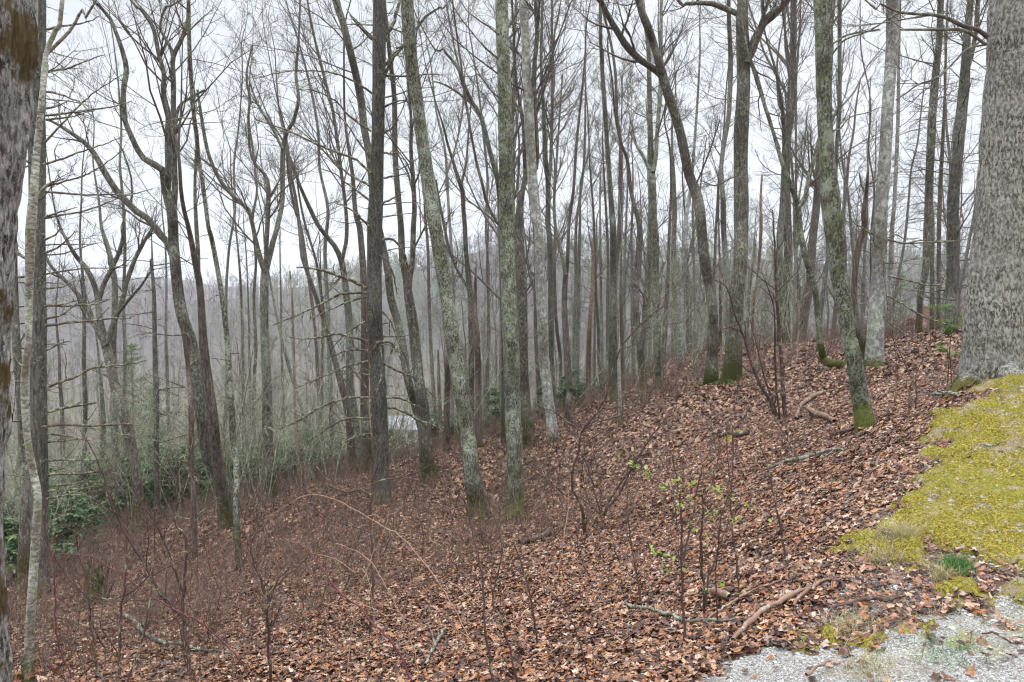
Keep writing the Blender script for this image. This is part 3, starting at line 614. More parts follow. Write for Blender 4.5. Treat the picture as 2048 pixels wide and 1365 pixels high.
LD = [[(92,60),(130,52),(170,45),(200,33)], [(92,145),(130,138),(165,125),(210,110)], [(92,218),(115,213),(137,202)], [(90,285),(110,265),(150,222),(190,185),(245,150)], [(92,232),(150,225),(220,215),(265,203)], [(92,240),(140,235),(190,222)], [(85,330),(120,320),(160,305),(200,292),(250,272)],
 [(87,377),(110,368),(160,355),(200,335),(245,302)], [(90,435),(120,425),(155,415)], [(90,480),(110,470),(125,457)], [(88,508),(115,495),(140,475),(150,462)], [(90,613),(120,610),(150,603),(175,597)], [(90,637),(120,632),(140,618),(155,607)], [(92,652,6),(130,647,5),(180,642,4),(225,637,3.5),(262,638,2)],
 [(93,700),(115,690),(140,682)], [(95,775,6),(120,765,5.5),(150,755,5),(175,740,4.5),(200,735,4),(250,730,3),(290,722,2)], [(95,825,6),(120,818,6),(155,812,5),(192,806,3)], [(85,854,5),(130,850,5),(180,852,4.5),(230,850,4),(268,848,3)], [(95,868),(130,872),(180,882)], [(95,885),(125,882),(160,878)], [(95,950,5.5),(130,948,5.5),(160,948,5),(200,943,4)],
 [(95,982),(130,980),(165,977),(200,972)], [(95,998),(130,992),(170,988),(210,978)], [(92,921),(130,920),(180,921),(220,921)]]
T('pine_tree', 'tree', 'dead limbed pine trunk with many bare level branches close to the left edge', [(80,1195,38),(80,1100,36),(80,980,36),(78,850,35),(77,700,35),(76,560,34),(75,455,34),(74,300,36),(73,150,38),(72,0,40)], 'pine', None, auto=0, deadn=46, llen=2.2, dead_limbs=LD, sides=22)
T('old_tree', 'tree', 'dark mossy trunk squeezed between the left edge trunk and the crooked pale one', [(42,1250,24),(47,1120,23),(52,1000,23),(50,930,22),(42,800,20),(34,700,18),(30,600,16),(28,500,14)], 'brown', 9.2, auto=4, deadn=14, top=False)
PD = [[(745,187),(719,170),(679,150),(639,143),(579,143),(512,157)], [(742,263),(699,233),(672,203),(632,183),(595,180)], [(742,317),(712,277),(695,250),(660,215)], [(742,347,6),(712,320,5),(675,305,5),(629,287,4),(579,263,3.5),(512,240,2)], [(738,372),(700,350),(675,330),(645,300),(610,270),(585,250)], [(738,400),(712,380),(690,365),(672,350),(642,337)], [(738,452),(712,428),(690,413),(667,405)],
 [(735,577,7),(705,562,7),(675,552,6),(648,542,5),(620,537,4),(592,535,2)], [(733,586,5),(700,587,5),(672,592,5),(640,610,4),(600,628,3),(548,650,2)], [(733,594),(700,603),(665,618),(622,637)], [(737,684,6),(705,675,5.5),(675,668,5),(640,675,4),(605,678,3),(577,674,2)], [(738,703),(700,700),(665,712),(642,717)], [(740,722),(700,730),(665,745),(620,765),(589,778)],
 [(745,796,6),(710,795,5),(680,800,5),(640,815,4.5),(600,840,4),(560,858,2)], [(742,838),(705,836),(670,848),(640,868),(610,890)], [(745,867),(710,875),(680,890),(655,908)], [(762,480,5),(785,480,5),(805,500,5),(815,530,4),(818,548,2)], [(755,510,4),(772,520,4),(785,545,4),(795,590,2)], [(762,622),(780,640),(795,680),(812,720),(818,750)], [(755,685,6),(780,685,6),(795,700,5),(802,720,4)],
 [(765,725,5),(790,740,5),(825,755,4),(850,775,3),(872,798,2)], [(772,795),(800,797),(830,810),(860,828)], [(775,815,5),(805,822,5),(835,840,4),(865,850,4),(890,865,2)], [(768,215),(790,205),(820,198)], [(768,267),(785,255),(797,238)], [(768,307),(785,307),(815,305)], [(768,357),(790,352),(820,347)], [(765,408),(785,398),(808,383)], [(768,152),(800,153),(850,150),(885,150)], [(768,135),(785,110),(805,98)],
 [(745,80,6),(735,70,5),(715,50,4),(700,30,3)], [(765,88,8),(785,50,7),(800,0,6)], [(765,160,8),(785,120,6),(812,85,4)], [(735,640,3),(705,660,3),(680,690,2)], [(760,690,3),(765,740,3),(752,790,2)]]
T('pine_tree', 'tree', 'straight dark pine trunk with dead drooping lichened branches near the centre', [(764,1012,36),(764,980,33),(762,930,32),(760,850,32),(757,780,32),(753,700,31),(750,620,29),(749,550,29),(750,455,30),(753,380,28),(755,300,25),(758,150,26),(758,0,24)], 'pine', None, auto=0, deadn=34, llen=1.8, dead_limbs=PD, sides=24, flare=.45)
T('leaning_tree', 'tree', 'leaning trunk crusted with lichen just right of the dead branched pine', [(956,1040,38),(953,1000,36),(946,960,32),(940,910,30),(934,855,30),(922,788,29),(913,722,31),(902,655,30),(893,588,28),(881,522,28),(871,455,28),(862,400,29),(847,300,26),(834,200,25),(821,100,25),(814,0,26)], 'lichen', None, auto=5, lo=.75, sides=22, rough=.10, limbs=[[(828,98,6),(812,92,5),(792,98,4)], [(832,60,6),(850,35,5),(880,15,4),(900,0,3)]], dens=.6)
T('old_tree', 'tree', 'tall straight lichened trunk with a green mossy foot in the middle of the slope', [(1030,1037,38),(1029,1010,35),(1028,900,33),(1025,800,32),(1022,700,32),(1018,600,31),(1014,455,30),(1011,300,28),(1010,200,27),(1006,100,27),(1003,0,25)], 'green', None, auto=5, lo=.7, sides=22, rough=.07, limbs=[[(998,70,5),(980,55,4),(950,35,3),(920,0,2)], [(997,118,4),(975,100,4),(940,60,3),(900,0,2)], [(1000,195,4),(990,190,3.5),(960,150,3),(930,90,2)]], dens=.7)
T('leaning_tree', 'tree', 'leaning trunk bright with green moss and lichen that stands on leaves right of centre', [(1732,860,38),(1729,840,37),(1725,822,36),(1718,788,34),(1708,722,33),(1695,655,32),(1684,588,34),(1675,522,36),(1668,455,39),(1661,400,38),(1653,300,33),(1648,200,32),(1648,100,35),(1647,0,39)], 'green', None, auto=3, lo=.7, sides=22, rough=.12, limbs=[[(1665,262,4),(1680,258,3.5),(1700,235,3),(1740,225,2)], [(1664,110,4),(1690,80,4),(1740,62,3.5),(1790,30,3),(1860,5,2)], [(1664,90,4),(1685,75,4),(1710,67,4),(1760,60,3)]], dens=.5)
T('grey_tree', 'tree', 'smooth pale grey trunk patched with white beside the green leaning one', [(1748,742,38),(1749,710,36),(1751,655,33),(1753,588,30),(1759,522,29),(1761,455,26),(1763,400,26),(1771,300,25),(1776,200,24),(1783,100,25),(1785,0,24)], 'grey', None, auto=3, lo=.6, deadn=10, sides=20, dead_limbs=[[(1775,480,4),(1810,487,4),(1860,485,4),(1917,483,3)], [(1775,552,4),(1810,560,4),(1860,572,3),(1885,567,2)], [(1770,590,4),(1800,605,4),(1840,630,4),(1880,645,3),(1925,658,2)], [(1773,477,3),(1790,470,3),(1810,480,2)], [(1770,527,3),(1800,525,3),(1840,515,2)], [(1765,632,3),(1790,655,3),(1830,680,2),(1850,700,2)]])
T('old_tree', 'tree', 'tall thick brown trunk with a broad base and upper limbs on the crest', [(1461,770,46),(1463,755,40),(1467,705,33),(1471,655,29),(1474,588,28),(1481,522,28),(1482,455,29),(1482,400,29),(1481,333,28),(1482,267,29),(1486,200,27),(1487,140,27),(1486,100,28),(1484,50,25),(1486,0,22)], 'brown', None, auto=4, lo=.75, sides=20, flare=.3,
  limbs=[[(1494,125,13),(1504,100,17),(1511,77,18),(1527,47,15),(1540,30,14),(1556,17,13),(1573,0,12)], [(1478,30,12),(1472,27,11),(1451,18,11),(1424,8,10),(1394,7,8),(1371,8,7),(1355,0,6)], [(1500,120,7),(1508,140,8),(1517,167,8),(1531,217,7),(1545,260,6),(1560,300,4)], [(1478,350,3),(1455,360,3),(1430,372,3),(1400,360,2)]], ext=4)
T('leaning_tree', 'tree', 'sinuous dark leaning trunk that forks high left of the thick brown tree', [(1421,772,28),(1422,755,26),(1424,720,22),(1426,688,20),(1427,650,18),(1426,622,18),(1419,572,20),(1409,522,22),(1404,472,21),(1401,433,21),(1394,393,21),(1379,353,20),(1371,317,19),(1361,267,18),(1347,220,19),(1334,183,19),(1324,147,19),(1317,123,15),(1307,87,15),(1294,50,16),(1277,0,14)], 'brown', 15.3, auto=5, lo=.7, sides=18,
  limbs=[[(1326,155,14),(1314,143,14),(1297,131,13),(1284,123,13),(1257,97,14),(1237,67,13),(1217,33,11),(1204,7,10),(1190,-20,9)], [(1390,372,4),(1400,352,4),(1420,300,3.5),(1440,240,3)]], ext=4)
T('leaning_tree', 'tree', 'mossy leaning trunk passing behind the dead branched pine near the centre', [(857,960,27),(852,910,26),(846,860,22),(832,815,18),(819,772,16),(812,738,16),(805,688,16),(795,642,16),(782,598,16),(775,538,15),(765,488,14),(750,420,15),(742,340,15),(735,290,15),(729,260,15),(722,200,16),(712,150,15),(699,97,15),(685,43,14),(672,0,15)], 'brown', None, auto=9, lo=.45)
T('forked_tree', 'tree', 'mossy trunk splitting into two upright stems just right of the dead branched pine', [(860,960,30),(852,910,28),(849,838,24),(842,788,23),(837,755,22),(832,705,22),(827,655,21),(819,605,20),(812,555,14),(805,522,13),(802,455,13),(800,433,12),(794,367,12),(790,300,11),(789,200,10),(782,133,9),(775,67,8),(768,0,7)], 'brown', 13.2, auto=9, lo=.5,
  limbs=[[(819,605,13),(819,565,11),(825,522,11),(827,455,11),(829,420,10),(827,367,9),(822,300,8),(822,233,6),(815,150,5),(818,60,4),(822,0,3)]])
T('forked_tree', 'tree', 'tree behind the lichened leaner whose trunk forks into curving stems', [(944,900,14),(942,800,13),(943,700,12),(942,640,12),(942,605,12),(937,555,11),(932,500,9),(930,455,9),(927,420,9),(925,383,9),(917,360,8),(905,320,6),(893,280,5),(889,260,4),(870,200,3)], 'farbark', 'w', auto=8, lo=.6,
  limbs=[[(940,585,7),(925,558,6),(912,535,6),(905,515,6),(895,485,6),(889,455,6),(880,410,5),(872,360,3)], [(922,370,6),(932,330,5),(935,293,4),(940,230,3),(950,150,2)]])
T('leaning_tree', 'tree', 'curved trunk arching up leftwards from behind the straight lichened one', [(1008,700,12),(1006,600,12),(1003,455,12),(1000,400,11),(995,360,10),(979,300,9),(962,233,9),(945,207,8),(930,175,8),(922,153,8),(919,143,7),(908,125,6),(892,107,5),(886,98,4),(870,100,3)], 'farbark', 17, auto=7, lo=.4,
  limbs=[[(922,150,4),(910,100,4),(900,50,3),(893,0,3)], [(940,205,5),(915,185,5),(890,170,4),(868,163,3)]])
T('leaning_tree', 'tree', 'thin dark stem curving down to meet the straight lichened trunk', [(1004,480,6),(995,447,6),(975,410,6),(965,370,6),(955,333,6),(948,300,5),(942,267,5),(936,230,5),(932,207,5),(925,150,4),(915,80,4),(905,0,3)], 'farbark', 16, auto=6, lo=.1)
T('grey_tree', 'tree', 'spotted grey trunk standing behind and right of the straight lichened one', [(1106,888,26),(1104,855,22),(1096,788,20),(1088,722,22),(1086,655,22),(1082,588,21),(1079,522,20),(1077,455,18),(1072,440,22),(1067,380,21),(1063,333,20),(1057,200,20),(1052,100,17),(1047,0,18)], 'grey', None, auto=7, lo=.6,
  limbs=[[(1072,340,9),(1074,300,9),(1069,200,9),(1069,133,9),(1074,67,9),(1071,0,8)], [(1048,120,5),(1035,105,5),(1024,100,4),(1010,85,3)], [(1052,240,5),(1035,215,4),(1020,180,3)]])
T('old_tree', 'tree', 'brown mossy trunk between the straight lichened one and the spotted grey one', [(1062,895,26),(1056,855,22),(1050,788,20),(1047,722,19),(1046,655,20),(1044,588,20),(1041,522,20),(1037,455,19),(1042,400,12),(1051,350,11),(1049,300,9),(1047,250,9),(1038,200,7),(1031,150,6),(1028,80,5),(1024,0,4)], 'brown', None, auto=7, lo=.5)
T('crooked_tree', 'tree', 'mossy trunk with an elbow bend at its foot behind the green leaning tree', [(1732,748,18),(1728,738,18),(1705,733,20),(1684,730,20),(1660,727,19),(1648,718,17),(1643,700,14),(1641,688,13),(1636,638,13),(1631,588,13),(1621,548,14),(1608,505,13),(1599,455,12),(1596,417,12),(1586,383,11),(1569,340,10),(1553,290,7),(1536,230,7),(1518,180,5),(1500,120,4),(1485,50,3)], 'green', 12.6, auto=8, lo=.55, flare=0,
  limbs=[[(1598,415,8),(1609,400,9),(1614,375,9),(1619,350,9),(1626,325,9),(1633,300,8),(1645,240,6),(1652,150,5),(1660,60,3)], [(1722,735,10),(1728,712,14),(1723,688,13),(1712,660,11),(1700,630,9),(1690,600,7)]])
# --- left group
T('forked_tree', 'tree', 'crooked many forked tree with a mossy lower trunk in the left hollow', [(278,1068,26),(276,1000,24),(272,940,22),(262,888,22),(247,828,22),(230,772,21),(220,722,21),(210,685,18),(200,640,14),(195,595,12),(187,565,11),(173,538,11),(158,520,10),(147,505,9),(133,480,7),(123,460,6),(110,420,4)], 'brown', None, auto=6, lo=.6,
  limbs=[[(212,692,13),(197,662,12),(185,640,10),(177,622,10),(165,605,9),(160,595,8),(140,570,8),(118,550,7),(97,525,5),(85,490,4)], [(214,690,12),(217,678,12),(224,655,11),(230,640,10),(240,615,10),(248,590,9),(253,565,9),(262,540,9),(270,518,8),(282,495,8),(290,480,7),(300,465,6),(312,440,4)], [(199,600,9),(207,570,9),(220,545,9),(232,520,8),(240,500,8),(246,475,7),(247,455,6),(250,420,4)], [(236,628,6),(258,600,6),(280,575,5),(300,545,4)]], dens=.8)
T('old_tree', 'tree', 'straight grey trunk just behind the crooked many forked tree in the left hollow', [(240,1010,18),(235,960,17),(232,910,17),(229,820,16),(227,755,15),(227,680,14),(230,615,13),(230,565,12),(226,540,11),(223,520,10),(212,480,8),(203,455,7),(198,400,5)], 'farbark', 'w', auto=6, lo=.6)
T('dead_pine', 'tree', 'thin dead pine pole with a snapped top in the left hollow', [(314,1010,14),(313,910,13),(313,788,13),(311,740,12),(310,688,11),(308,588,9),(304,540,8),(302,520,6)], 'pine', 17, auto=0, deadn=46, llen=2.8, top=False, limbs=[[(305,530,5),(304,500,3),(303,460,2)]], dens=.1)
T('forked_tree', 'tree', 'big leaning tree left of centre whose trunk divides into tall wavy limbs', [(458,1060,34),(447,980,31),(432,935,31),(418,910,30),(403,822,28),(393,755,27),(383,688,25),(367,642,24),(357,588,23),(350,522,22),(347,480,22),(345,433,21),(333,383,20),(325,340,16),(310,330,15),(287,317,13),(275,300,12),(267,283,12),(257,260,11),(250,240,11),(247,183,11),(253,140,11),(247,110,10),(240,87,9),(230,60,8),(220,37,8),(197,10,7),(180,-15,6)], 'oak', 12.5, auto=7, lo=.55, sides=16,
  limbs=[[(335,392,12),(337,350,12),(337,317,13),(336,270,12),(337,233,11),(330,200,10),(327,180,10),(328,147,9),(318,110,8),(308,60,8),(296,38,7),(280,17,6),(262,0,5)], [(345,435,13),(350,383,12),(349,350,12),(348,317,12),(348,267,11),(347,217,10),(347,167,10),(346,140,9),(347,113,9),(363,80,8),(370,60,8),(375,43,7),(377,0,6)], [(346,115,7),(343,100,7),(330,75,6),(320,53,5),(333,13,4),(360,2,3)], [(345,510,15),(337,488,14),(323,472,14),(310,455,14),(295,437,13),(273,423,13),(258,408,13),(240,390,13),(222,365,12),(207,340,12),(195,318,11),(183,300,10),(165,282,9),(143,267,8),(120,252,6),(97,240,4)], [(350,270,6),(357,217,6),(375,200,5),(410,180,4)]], dens=.9)
T('leaning_tree', 'tree', 'slimmer trunk rising close against the right side of the big wavy limbed tree', [(452,1040,26),(437,940,24),(425,830,22),(418,780,20),(410,722,20),(405,655,17),(402,600,15),(398,560,14),(390,522,12),(384,488,11),(377,455,10),(368,420,9),(362,380,8),(360,340,7),(357,290,6),(362,220,4)], 'farbark', 12.2, auto=8, lo=.5, limbs=[[(397,540,8),(396,500,8),(393,455,8),(390,380,6),(392,300,4)]])
T('slim_tree', 'tree', 'long thin lichened stem standing right of the big wavy limbed tree', [(480,1143,15),(475,1077,14),(472,1010,14),(473,927,14),(467,888,14),(463,822,14),(458,755,13),(455,688,12),(450,642,11),(443,588,11),(432,522,10),(422,472,10),(417,455,9),(412,417,9),(405,367,9),(397,317,9),(393,270,9),(388,233,9),(383,167,9),(379,100,9),(377,0,8)], 'lichen', None, auto=7, lo=.5, deadn=14, llen=1.6)
T('snag', 'dead tree', 'narrow broken trunk scarred orange in front of the big wavy limbed tree', [(393,1163,14),(390,1110,13),(388,1010,13),(385,950,13),(383,910,12),(382,822,12),(380,780,11),(377,738,11),(372,700,10),(367,668,9),(362,640,6)], 'snag', 10.5, auto=0, deadn=16, llen=1.3, top=False)
T('forked_tree', 'tree', 'clean forked tree with a Y of stems left of the dead branched pine', [(545,1010,22),(542,960,22),(535,855,22),(535,788,20),(532,722,19),(529,655,17),(529,588,17),(530,545,17),(540,510,12),(546,485,11),(552,465,10),(558,440,10),(565,400,10),(565,333,10),(567,293,10),(575,262,8),(585,247,8),(597,200,7),(592,150,6),(597,83,5),(600,20,4)], 'farbark', 'w', auto=8, lo=.5,
  limbs=[[(530,545,11),(519,512,11),(512,482,9),(503,440,8),(497,420,8),(467,393,8),(440,360,8),(420,317,7),(410,277,7),(403,233,6),(395,180,4)], [(532,530,9),(533,490,9),(535,455,9),(537,377,9),(530,350,7),(512,330,6),(500,300,5),(497,233,5),(500,200,5),(493,150,4),(505,90,3)], [(566,300,6),(545,257,6),(522,220,5),(508,190,4),(495,150,3)]], dens=1.)
T('leaning_tree', 'tree', 'slender leaning stem of the close pair just left of the dead branched pine', [(712,948,19),(704,910,17),(699,855,16),(692,805,15),(679,755,14),(665,702,12),(652,655,11),(646,635,10),(639,615,10),(622,565,9),(605,515,9),(602,480,9),(599,455,8),(592,400,7),(580,340,6),(579,317,5),(570,260,4),(555,200,3)], 'farbark', 'w', auto=9, lo=.4, limbs=[[(652,650,6),(645,605,6),(632,522,5),(612,455,5),(600,400,4),(590,330,3)]])
T('old_tree', 'tree', 'upright stem of the close pair just left of the dead branched pine', [(722,940,17),(717,910,16),(714,872,15),(709,822,16),(699,772,17),(700,722,17),(699,655,16),(694,598,15),(689,555,13),(682,518,13),(676,505,11),(669,492,11),(655,475,10),(639,455,9),(628,435,9),(612,400,8),(600,372,7),(592,350,7),(580,317,6),(565,280,4),(540,240,3)], 'farbark', 'w', auto=8, lo=.55,
  limbs=[[(684,522,8),(689,500,8),(692,488,8),(694,455,8),(690,400,7),(682,340,7),(675,283,7),(670,250,6),(665,217,6),(652,167,6),(639,117,6),(630,80,5),(622,43,5),(615,0,4)]])
T('old_tree', 'tree', 'grey lichened trunk close behind the left side of the dead branched pine', [(734,905,20),(732,860,19),(729,822,17),(729,722,16),(729,622,14),(725,522,13),(719,455,12),(712,433,10),(708,390,9),(705,350,8),(698,300,7),(690,240,5),(688,150,4),(690,50,3)], 'farbark', 'w', auto=8, lo=.5)
# --- dead snags
T('snag', 'dead tree', 'tall split broken trunk ending in a sharp brown splinter behind the leaning lichened tree', [(958,885,16),(957,822,15),(956,755,14),(955,700,13),(952,640,11),(950,600,8),(951,560,6),(952,522,3)], 'snag', 17, auto=0, top=False, rough=.16)
T('snag', 'dead tree', 'short brown broken trunk with an orange torn top left of the leaning lichened tree', [(893,895,15),(894,855,14),(894,800,13),(895,755,13),(894,722,12),(892,700,7),(891,680,4)], 'snag', 18, auto=0, top=False, rough=.15)
T('snag', 'dead tree', 'slim brown stub beside the short torn trunk left of the leaning lichened tree', [(882,890,9),(880,830,8),(878,770,7),(877,722,5),(876,700,3)], 'snag', 22, auto=0, top=False)
T('snag', 'dead tree', 'bare reddish pole with a stripped top in the wood left of the pine', [(596,890,8),(594,872,8),(590,788,7),(587,688,6),(584,588,5),(581,560,4),(580,542,3)], 'orange', 26, auto=0, deadn=8, llen=1., top=False)
T('snag', 'dead tree', 'broken pole stripped to pale orange wood in the crowded wood right of centre', [(1177,795,12),(1177,738,11),(1179,655,9),(1184,588,7),(1186,522,6),(1184,478,4)], 'orange', 24, auto=0, deadn=16, llen=1.5, top=False)
T('snag', 'dead tree', 'bent broken reddish trunk left of the smooth pale grey tree', [(1703,690,13),(1704,650,12),(1706,605,12),(1711,538,13),(1718,488,14),(1729,455,13),(1727,433,12),(1730,400,9),(1733,383,8),(1735,350,6),(1737,325,3)], 'snag', 14, auto=0, deadn=12, llen=1.3, top=False, limbs=[[(1729,385,5),(1722,365,4),(1718,345,2)], [(1730,372,4),(1745,365,3),(1758,357,2)]], dens=.1)
T('snag', 'dead tree', 'thin pinkish stripped snag standing behind the crest left of the elbow bent tree', [(1592,712,9),(1593,682,8),(1596,622,7),(1599,590,6),(1601,572,3)], 'orange', 24, auto=0, top=False)
T('snag', 'dead tree', 'crooked pale orange dead stem behind the thick brown tree', [(1503,740,7),(1505,680,7),(1507,605,6),(1517,538,6),(1522,455,7),(1521,400,5),(1524,350,4)], 'orange', 22, auto=0, deadn=8, top=False)
T('snag', 'dead tree', 'small splintered brown stump standing at the far edge of the leaves', [(1136,835,13),(1137,805,13),(1140,785,11),(1143,775,5)], 'snag', 16.5, auto=0, top=False, rough=.25)
# --- right group
T('pine_tree', 'tree', 'stout dark conifer with many short twiggy dead branches left of the right edge tree', [(1904,700,28),(1903,642,27),(1903,588,26),(1906,522,25),(1906,455,24),(1906,400,25),(1913,333,23),(1919,267,24),(1926,200,23),(1931,133,20),(1934,67,16),(1941,0,14)], 'pine', 13.5, auto=4, lo=.6, deadn=90, llen=1.7, twigmat='dead', limbs=[[(1933,140,9),(1941,120,8),(1951,67,8),(1956,0,8)]])
T('pine_tree', 'tree', 'slightly bowed mossy trunk between the stout conifer and the smooth pale grey tree', [(1836,690,14),(1838,655,14),(1841,588,14),(1851,538,16),(1854,455,17),(1856,433,18),(1858,367,18),(1861,300,18),(1864,233,18),(1869,167,17),(1874,117,15),(1879,67,14),(1881,0,14)], 'oak', 15, auto=6, lo=.5, deadn=55, llen=1.7, twigmat='twig')
T('pine_tree', 'tree', 'slim trunk close behind the left side of the stout dark conifer', [(1876,690,11),(1876,655,10),(1877,560,10),(1878,455,10),(1881,367,10),(1886,267,8),(1890,180,6),(1892,80,5),(1895,0,4)], 'farbark', 20, auto=5, deadn=40, llen=2.2)
T('slim_tree', 'tree', 'thin pole just right of the bowed mossy trunk', [(1864,690,11),(1864,622,11),(1864,540,10),(1865,455,9),(1862,380,7),(1866,300,6),(1868,200,5)], 'farbark', 21, auto=5, deadn=14)
T('slim_tree', 'tree', 'straight slim grey trunk showing just right of the smooth pale grey tree', [(1778,660,12),(1779,605,12),(1781,555,12),(1784,455,10),(1788,417,9),(1792,333,9),(1796,233,8),(1797,133,7),(1800,0,6)], 'grey', 20, auto=8)
T('slim_tree', 'tree', 'slim trunk passing behind the top of the green leaning tree', [(1640,640,10),(1655,520,9),(1668,400,9),(1674,283,8),(1679,217,9),(1679,167,9),(1679,83,9),(1679,0,9)], 'farbark', 19, auto=9, lo=.3)
T('slim_tree', 'tree', 'hairline dark stem between the green leaning tree and the smooth pale grey one', [(1742,600,4),(1741,500,4),(1743,455,4),(1748,377,4),(1737,300,3.5),(1741,230,3.5),(1738,180,3),(1722,100,3),(1720,0,2)], 'farbark', 16, auto=6, lo=.2)
T('old_tree', 'tree', 'dark forked trunk seen left of the elbow bent tree above the crest', [(1562,700,15),(1560,622,14),(1559,522,13),(1561,455,14),(1564,433,14),(1568,367,14),(1569,300,11),(1566,233,9),(1553,150,6),(1536,90,4),(1525,40,3)], 'farbark', 'w', auto=9, lo=.4,
  limbs=[[(1569,310,7),(1576,283,7),(1586,233,6),(1591,167,5),(1589,100,4),(1573,17,3)]])
T('slim_tree', 'tree', 'thin upright stem between the elbow bent tree and the dark forked trunk', [(1590,640,6),(1591,540,6),(1592,455,6),(1592,350,5),(1592,167,5),(1598,80,4),(1602,0,3)], 'farbark', 'w', auto=7)
T('slim_tree', 'tree', 'gently curved mossy trunk just left of the thick brown tree', [(1455,720,12),(1457,640,12),(1456,560,12),(1454,538,12),(1449,488,11),(1447,455,11),(1446,400,11),(1442,350,9),(1446,300,9),(1457,233,9),(1461,133,10),(1459,67,9),(1457,0,8)], 'farbark', 18.5, auto=7)
T('slim_tree', 'tree', 'thin pole standing between the sinuous leaning trunk and the thick brown tree', [(1440,755,8),(1440,700,8),(1441,622,6),(1440,560,5),(1439,505,4),(1437,440,3)], 'farbark', 24, auto=6)
# --- the crowded wood between the straight lichened trunk and the sinuous leaner
CROWD = 'slender trunks crowding the wood beyond the crest'
def crowd(label, *pts, D='w', mat='farbark', auto=8, limbs=(), **k):
    k.setdefault('dens', .9); T('woodland_tree', 'tree', label, list(pts), mat, D, auto=auto, limbs=limbs, group=CROWD, **k)
crowd('slim mossy trunk immediately right of the spotted grey one', (1106,830,13),(1104,780,13),(1102,722,12),(1102,655,12),(1101,555,11),(1099,472,11),(1096,455,11),(1096,367,10),(1092,333,10),(1089,267,9),(1086,200,7),(1082,117,6),(1084,50,5),(1084,0,4), limbs=[[(1097,370,7),(1101,333,7),(1104,233,7),(1106,133,6),(1104,67,5),(1104,0,4)]])
crowd('trunk opening into a low fork right of the spotted grey tree', (1142,830,15),(1139,788,14),(1136,738,14),(1132,672,13),(1129,605,12),(1131,555,11),(1135,525,8),(1137,472,7),(1140,430,7),(1147,383,6),(1152,300,6),(1160,220,5),(1170,120,4), limbs=[[(1131,550,8),(1124,512,8),(1114,472,7),(1108,420,6),(1112,340,5),(1118,250,4),(1125,150,3)]], lo=.6)
crowd('narrow pole close beside the low forked trunk', (1148,800,10),(1149,720,9),(1149,638,8),(1152,555,7),(1152,455,6),(1164,367,5),(1169,300,5),(1171,183,3))
crowd('thin stem between the spotted grey tree and the low forked trunk', (1121,800,7),(1121,722,7),(1115,670,7),(1111,622,7),(1109,540,6),(1110,450,5),(1108,380,4))
crowd('faint narrow trunk behind the low forked trunk', (1156,790,10),(1154,755,10),(1156,622,9),(1158,520,7),(1160,440,5))
crowd('very thin pole left of the pair of straight mossy trunks', (1189,790,6),(1189,755,6),(1189,672,5),(1191,560,4),(1193,480,4))
crowd('stouter of the two straight mossy trunks in the crowded wood', (1231,812,21),(1229,788,21),(1227,755,21),(1226,688,20),(1226,622,15),(1226,555,13),(1226,455,13),(1224,430,12),(1221,383,10),(1214,283,9),(1209,200,8),(1204,133,8),(1201,67,7),(1201,0,7), D=18.5, auto=10)
crowd('thinner of the two straight mossy trunks in the crowded wood', (1243,800,11),(1243,740,11),(1241,622,10),(1239,555,9),(1241,455,9),(1241,367,9),(1241,283,7),(1234,233,6),(1231,150,6),(1221,83,5),(1207,27,5),(1200,0,4), auto=9)
crowd('dark thin pole at the right of the two straight mossy trunks', (1245,700,7),(1246,655,6),(1247,622,6),(1249,555,6),(1251,472,5),(1254,400,4),(1256,330,3))
crowd('slim trunk at the left of the two straight mossy trunks', (1216,790,9),(1216,722,8),(1215,622,7),(1216,522,6),(1213,440,5),(1208,350,4))
crowd('lowest small pale stem rising in front of the pair of mossy trunks', (1240,862,10),(1240,820,8),(1238,740,7),(1237,660,6),(1236,600,5), D=13.2, mat='birch', auto=4)
crowd('wavy trunk with an S bend left of the thick grey forked one', (1290,800,17),(1287,788,16),(1286,755,16),(1279,688,16),(1274,650,14),(1272,622,14),(1272,572,13),(1277,522,13),(1279,455,10),(1271,420,9),(1262,383,8),(1254,317,7),(1244,293,6),(1232,240,5),(1224,160,4), limbs=[[(1283,700,12),(1288,650,12),(1291,605,12),(1296,555,12),(1301,472,8),(1302,430,6)]])
crowd('thick grey trunk with a high narrow fork in the crowded wood', (1320,805,19),(1319,792,18),(1317,755,18),(1314,688,16),(1312,622,15),(1311,555,15),(1311,472,15),(1306,440,17),(1304,367,16),(1302,333,15),(1301,267,10),(1299,200,10),(1297,100,9),(1291,50,8),(1286,0,6), limbs=[[(1306,345,9),(1311,317,9),(1314,267,8),(1319,200,8),(1321,133,7),(1322,67,7),(1322,0,6)], [(1298,340,6),(1285,310,6),(1272,290,5),(1262,240,4)]], mat='lichen')
crowd('narrow trunk next to the thick grey high forked one', (1326,790,9),(1326,738,9),(1329,672,10),(1332,622,9),(1336,555,8),(1339,455,6),(1342,380,5),(1340,300,4))
crowd('straight pole left of the trunk with the pale flat bark', (1347,800,11),(1347,755,11),(1347,688,11),(1349,622,10),(1347,538,10),(1348,455,10),(1349,417,10),(1347,350,8),(1344,300,5),(1345,230,4))
crowd('trunk with pale flat bark a little left of the sinuous leaner', (1363,800,16),(1362,755,15),(1361,688,14),(1361,622,14),(1362,572,14),(1369,522,11),(1371,455,9),(1372,433,9),(1381,383,8),(1388,300,6),(1395,200,5),(1400,100,4), mat='grey')
crowd('thin pole touching the left side of the sinuous leaner', (1390,780,7),(1391,700,7),(1389,600,6),(1387,500,5),(1385,430,4))
crowd('slim straight pole right of the wavy S bent trunk', (1267,790,9),(1267,722,9),(1265,650,7),(1264,572,6),(1263,480,5),(1265,400,4))
crowd('faint pole midway between the stripped orange pole and the mossy pair', (1205,790,7),(1204,700,6),(1202,600,6),(1201,500,5),(1200,420,4))
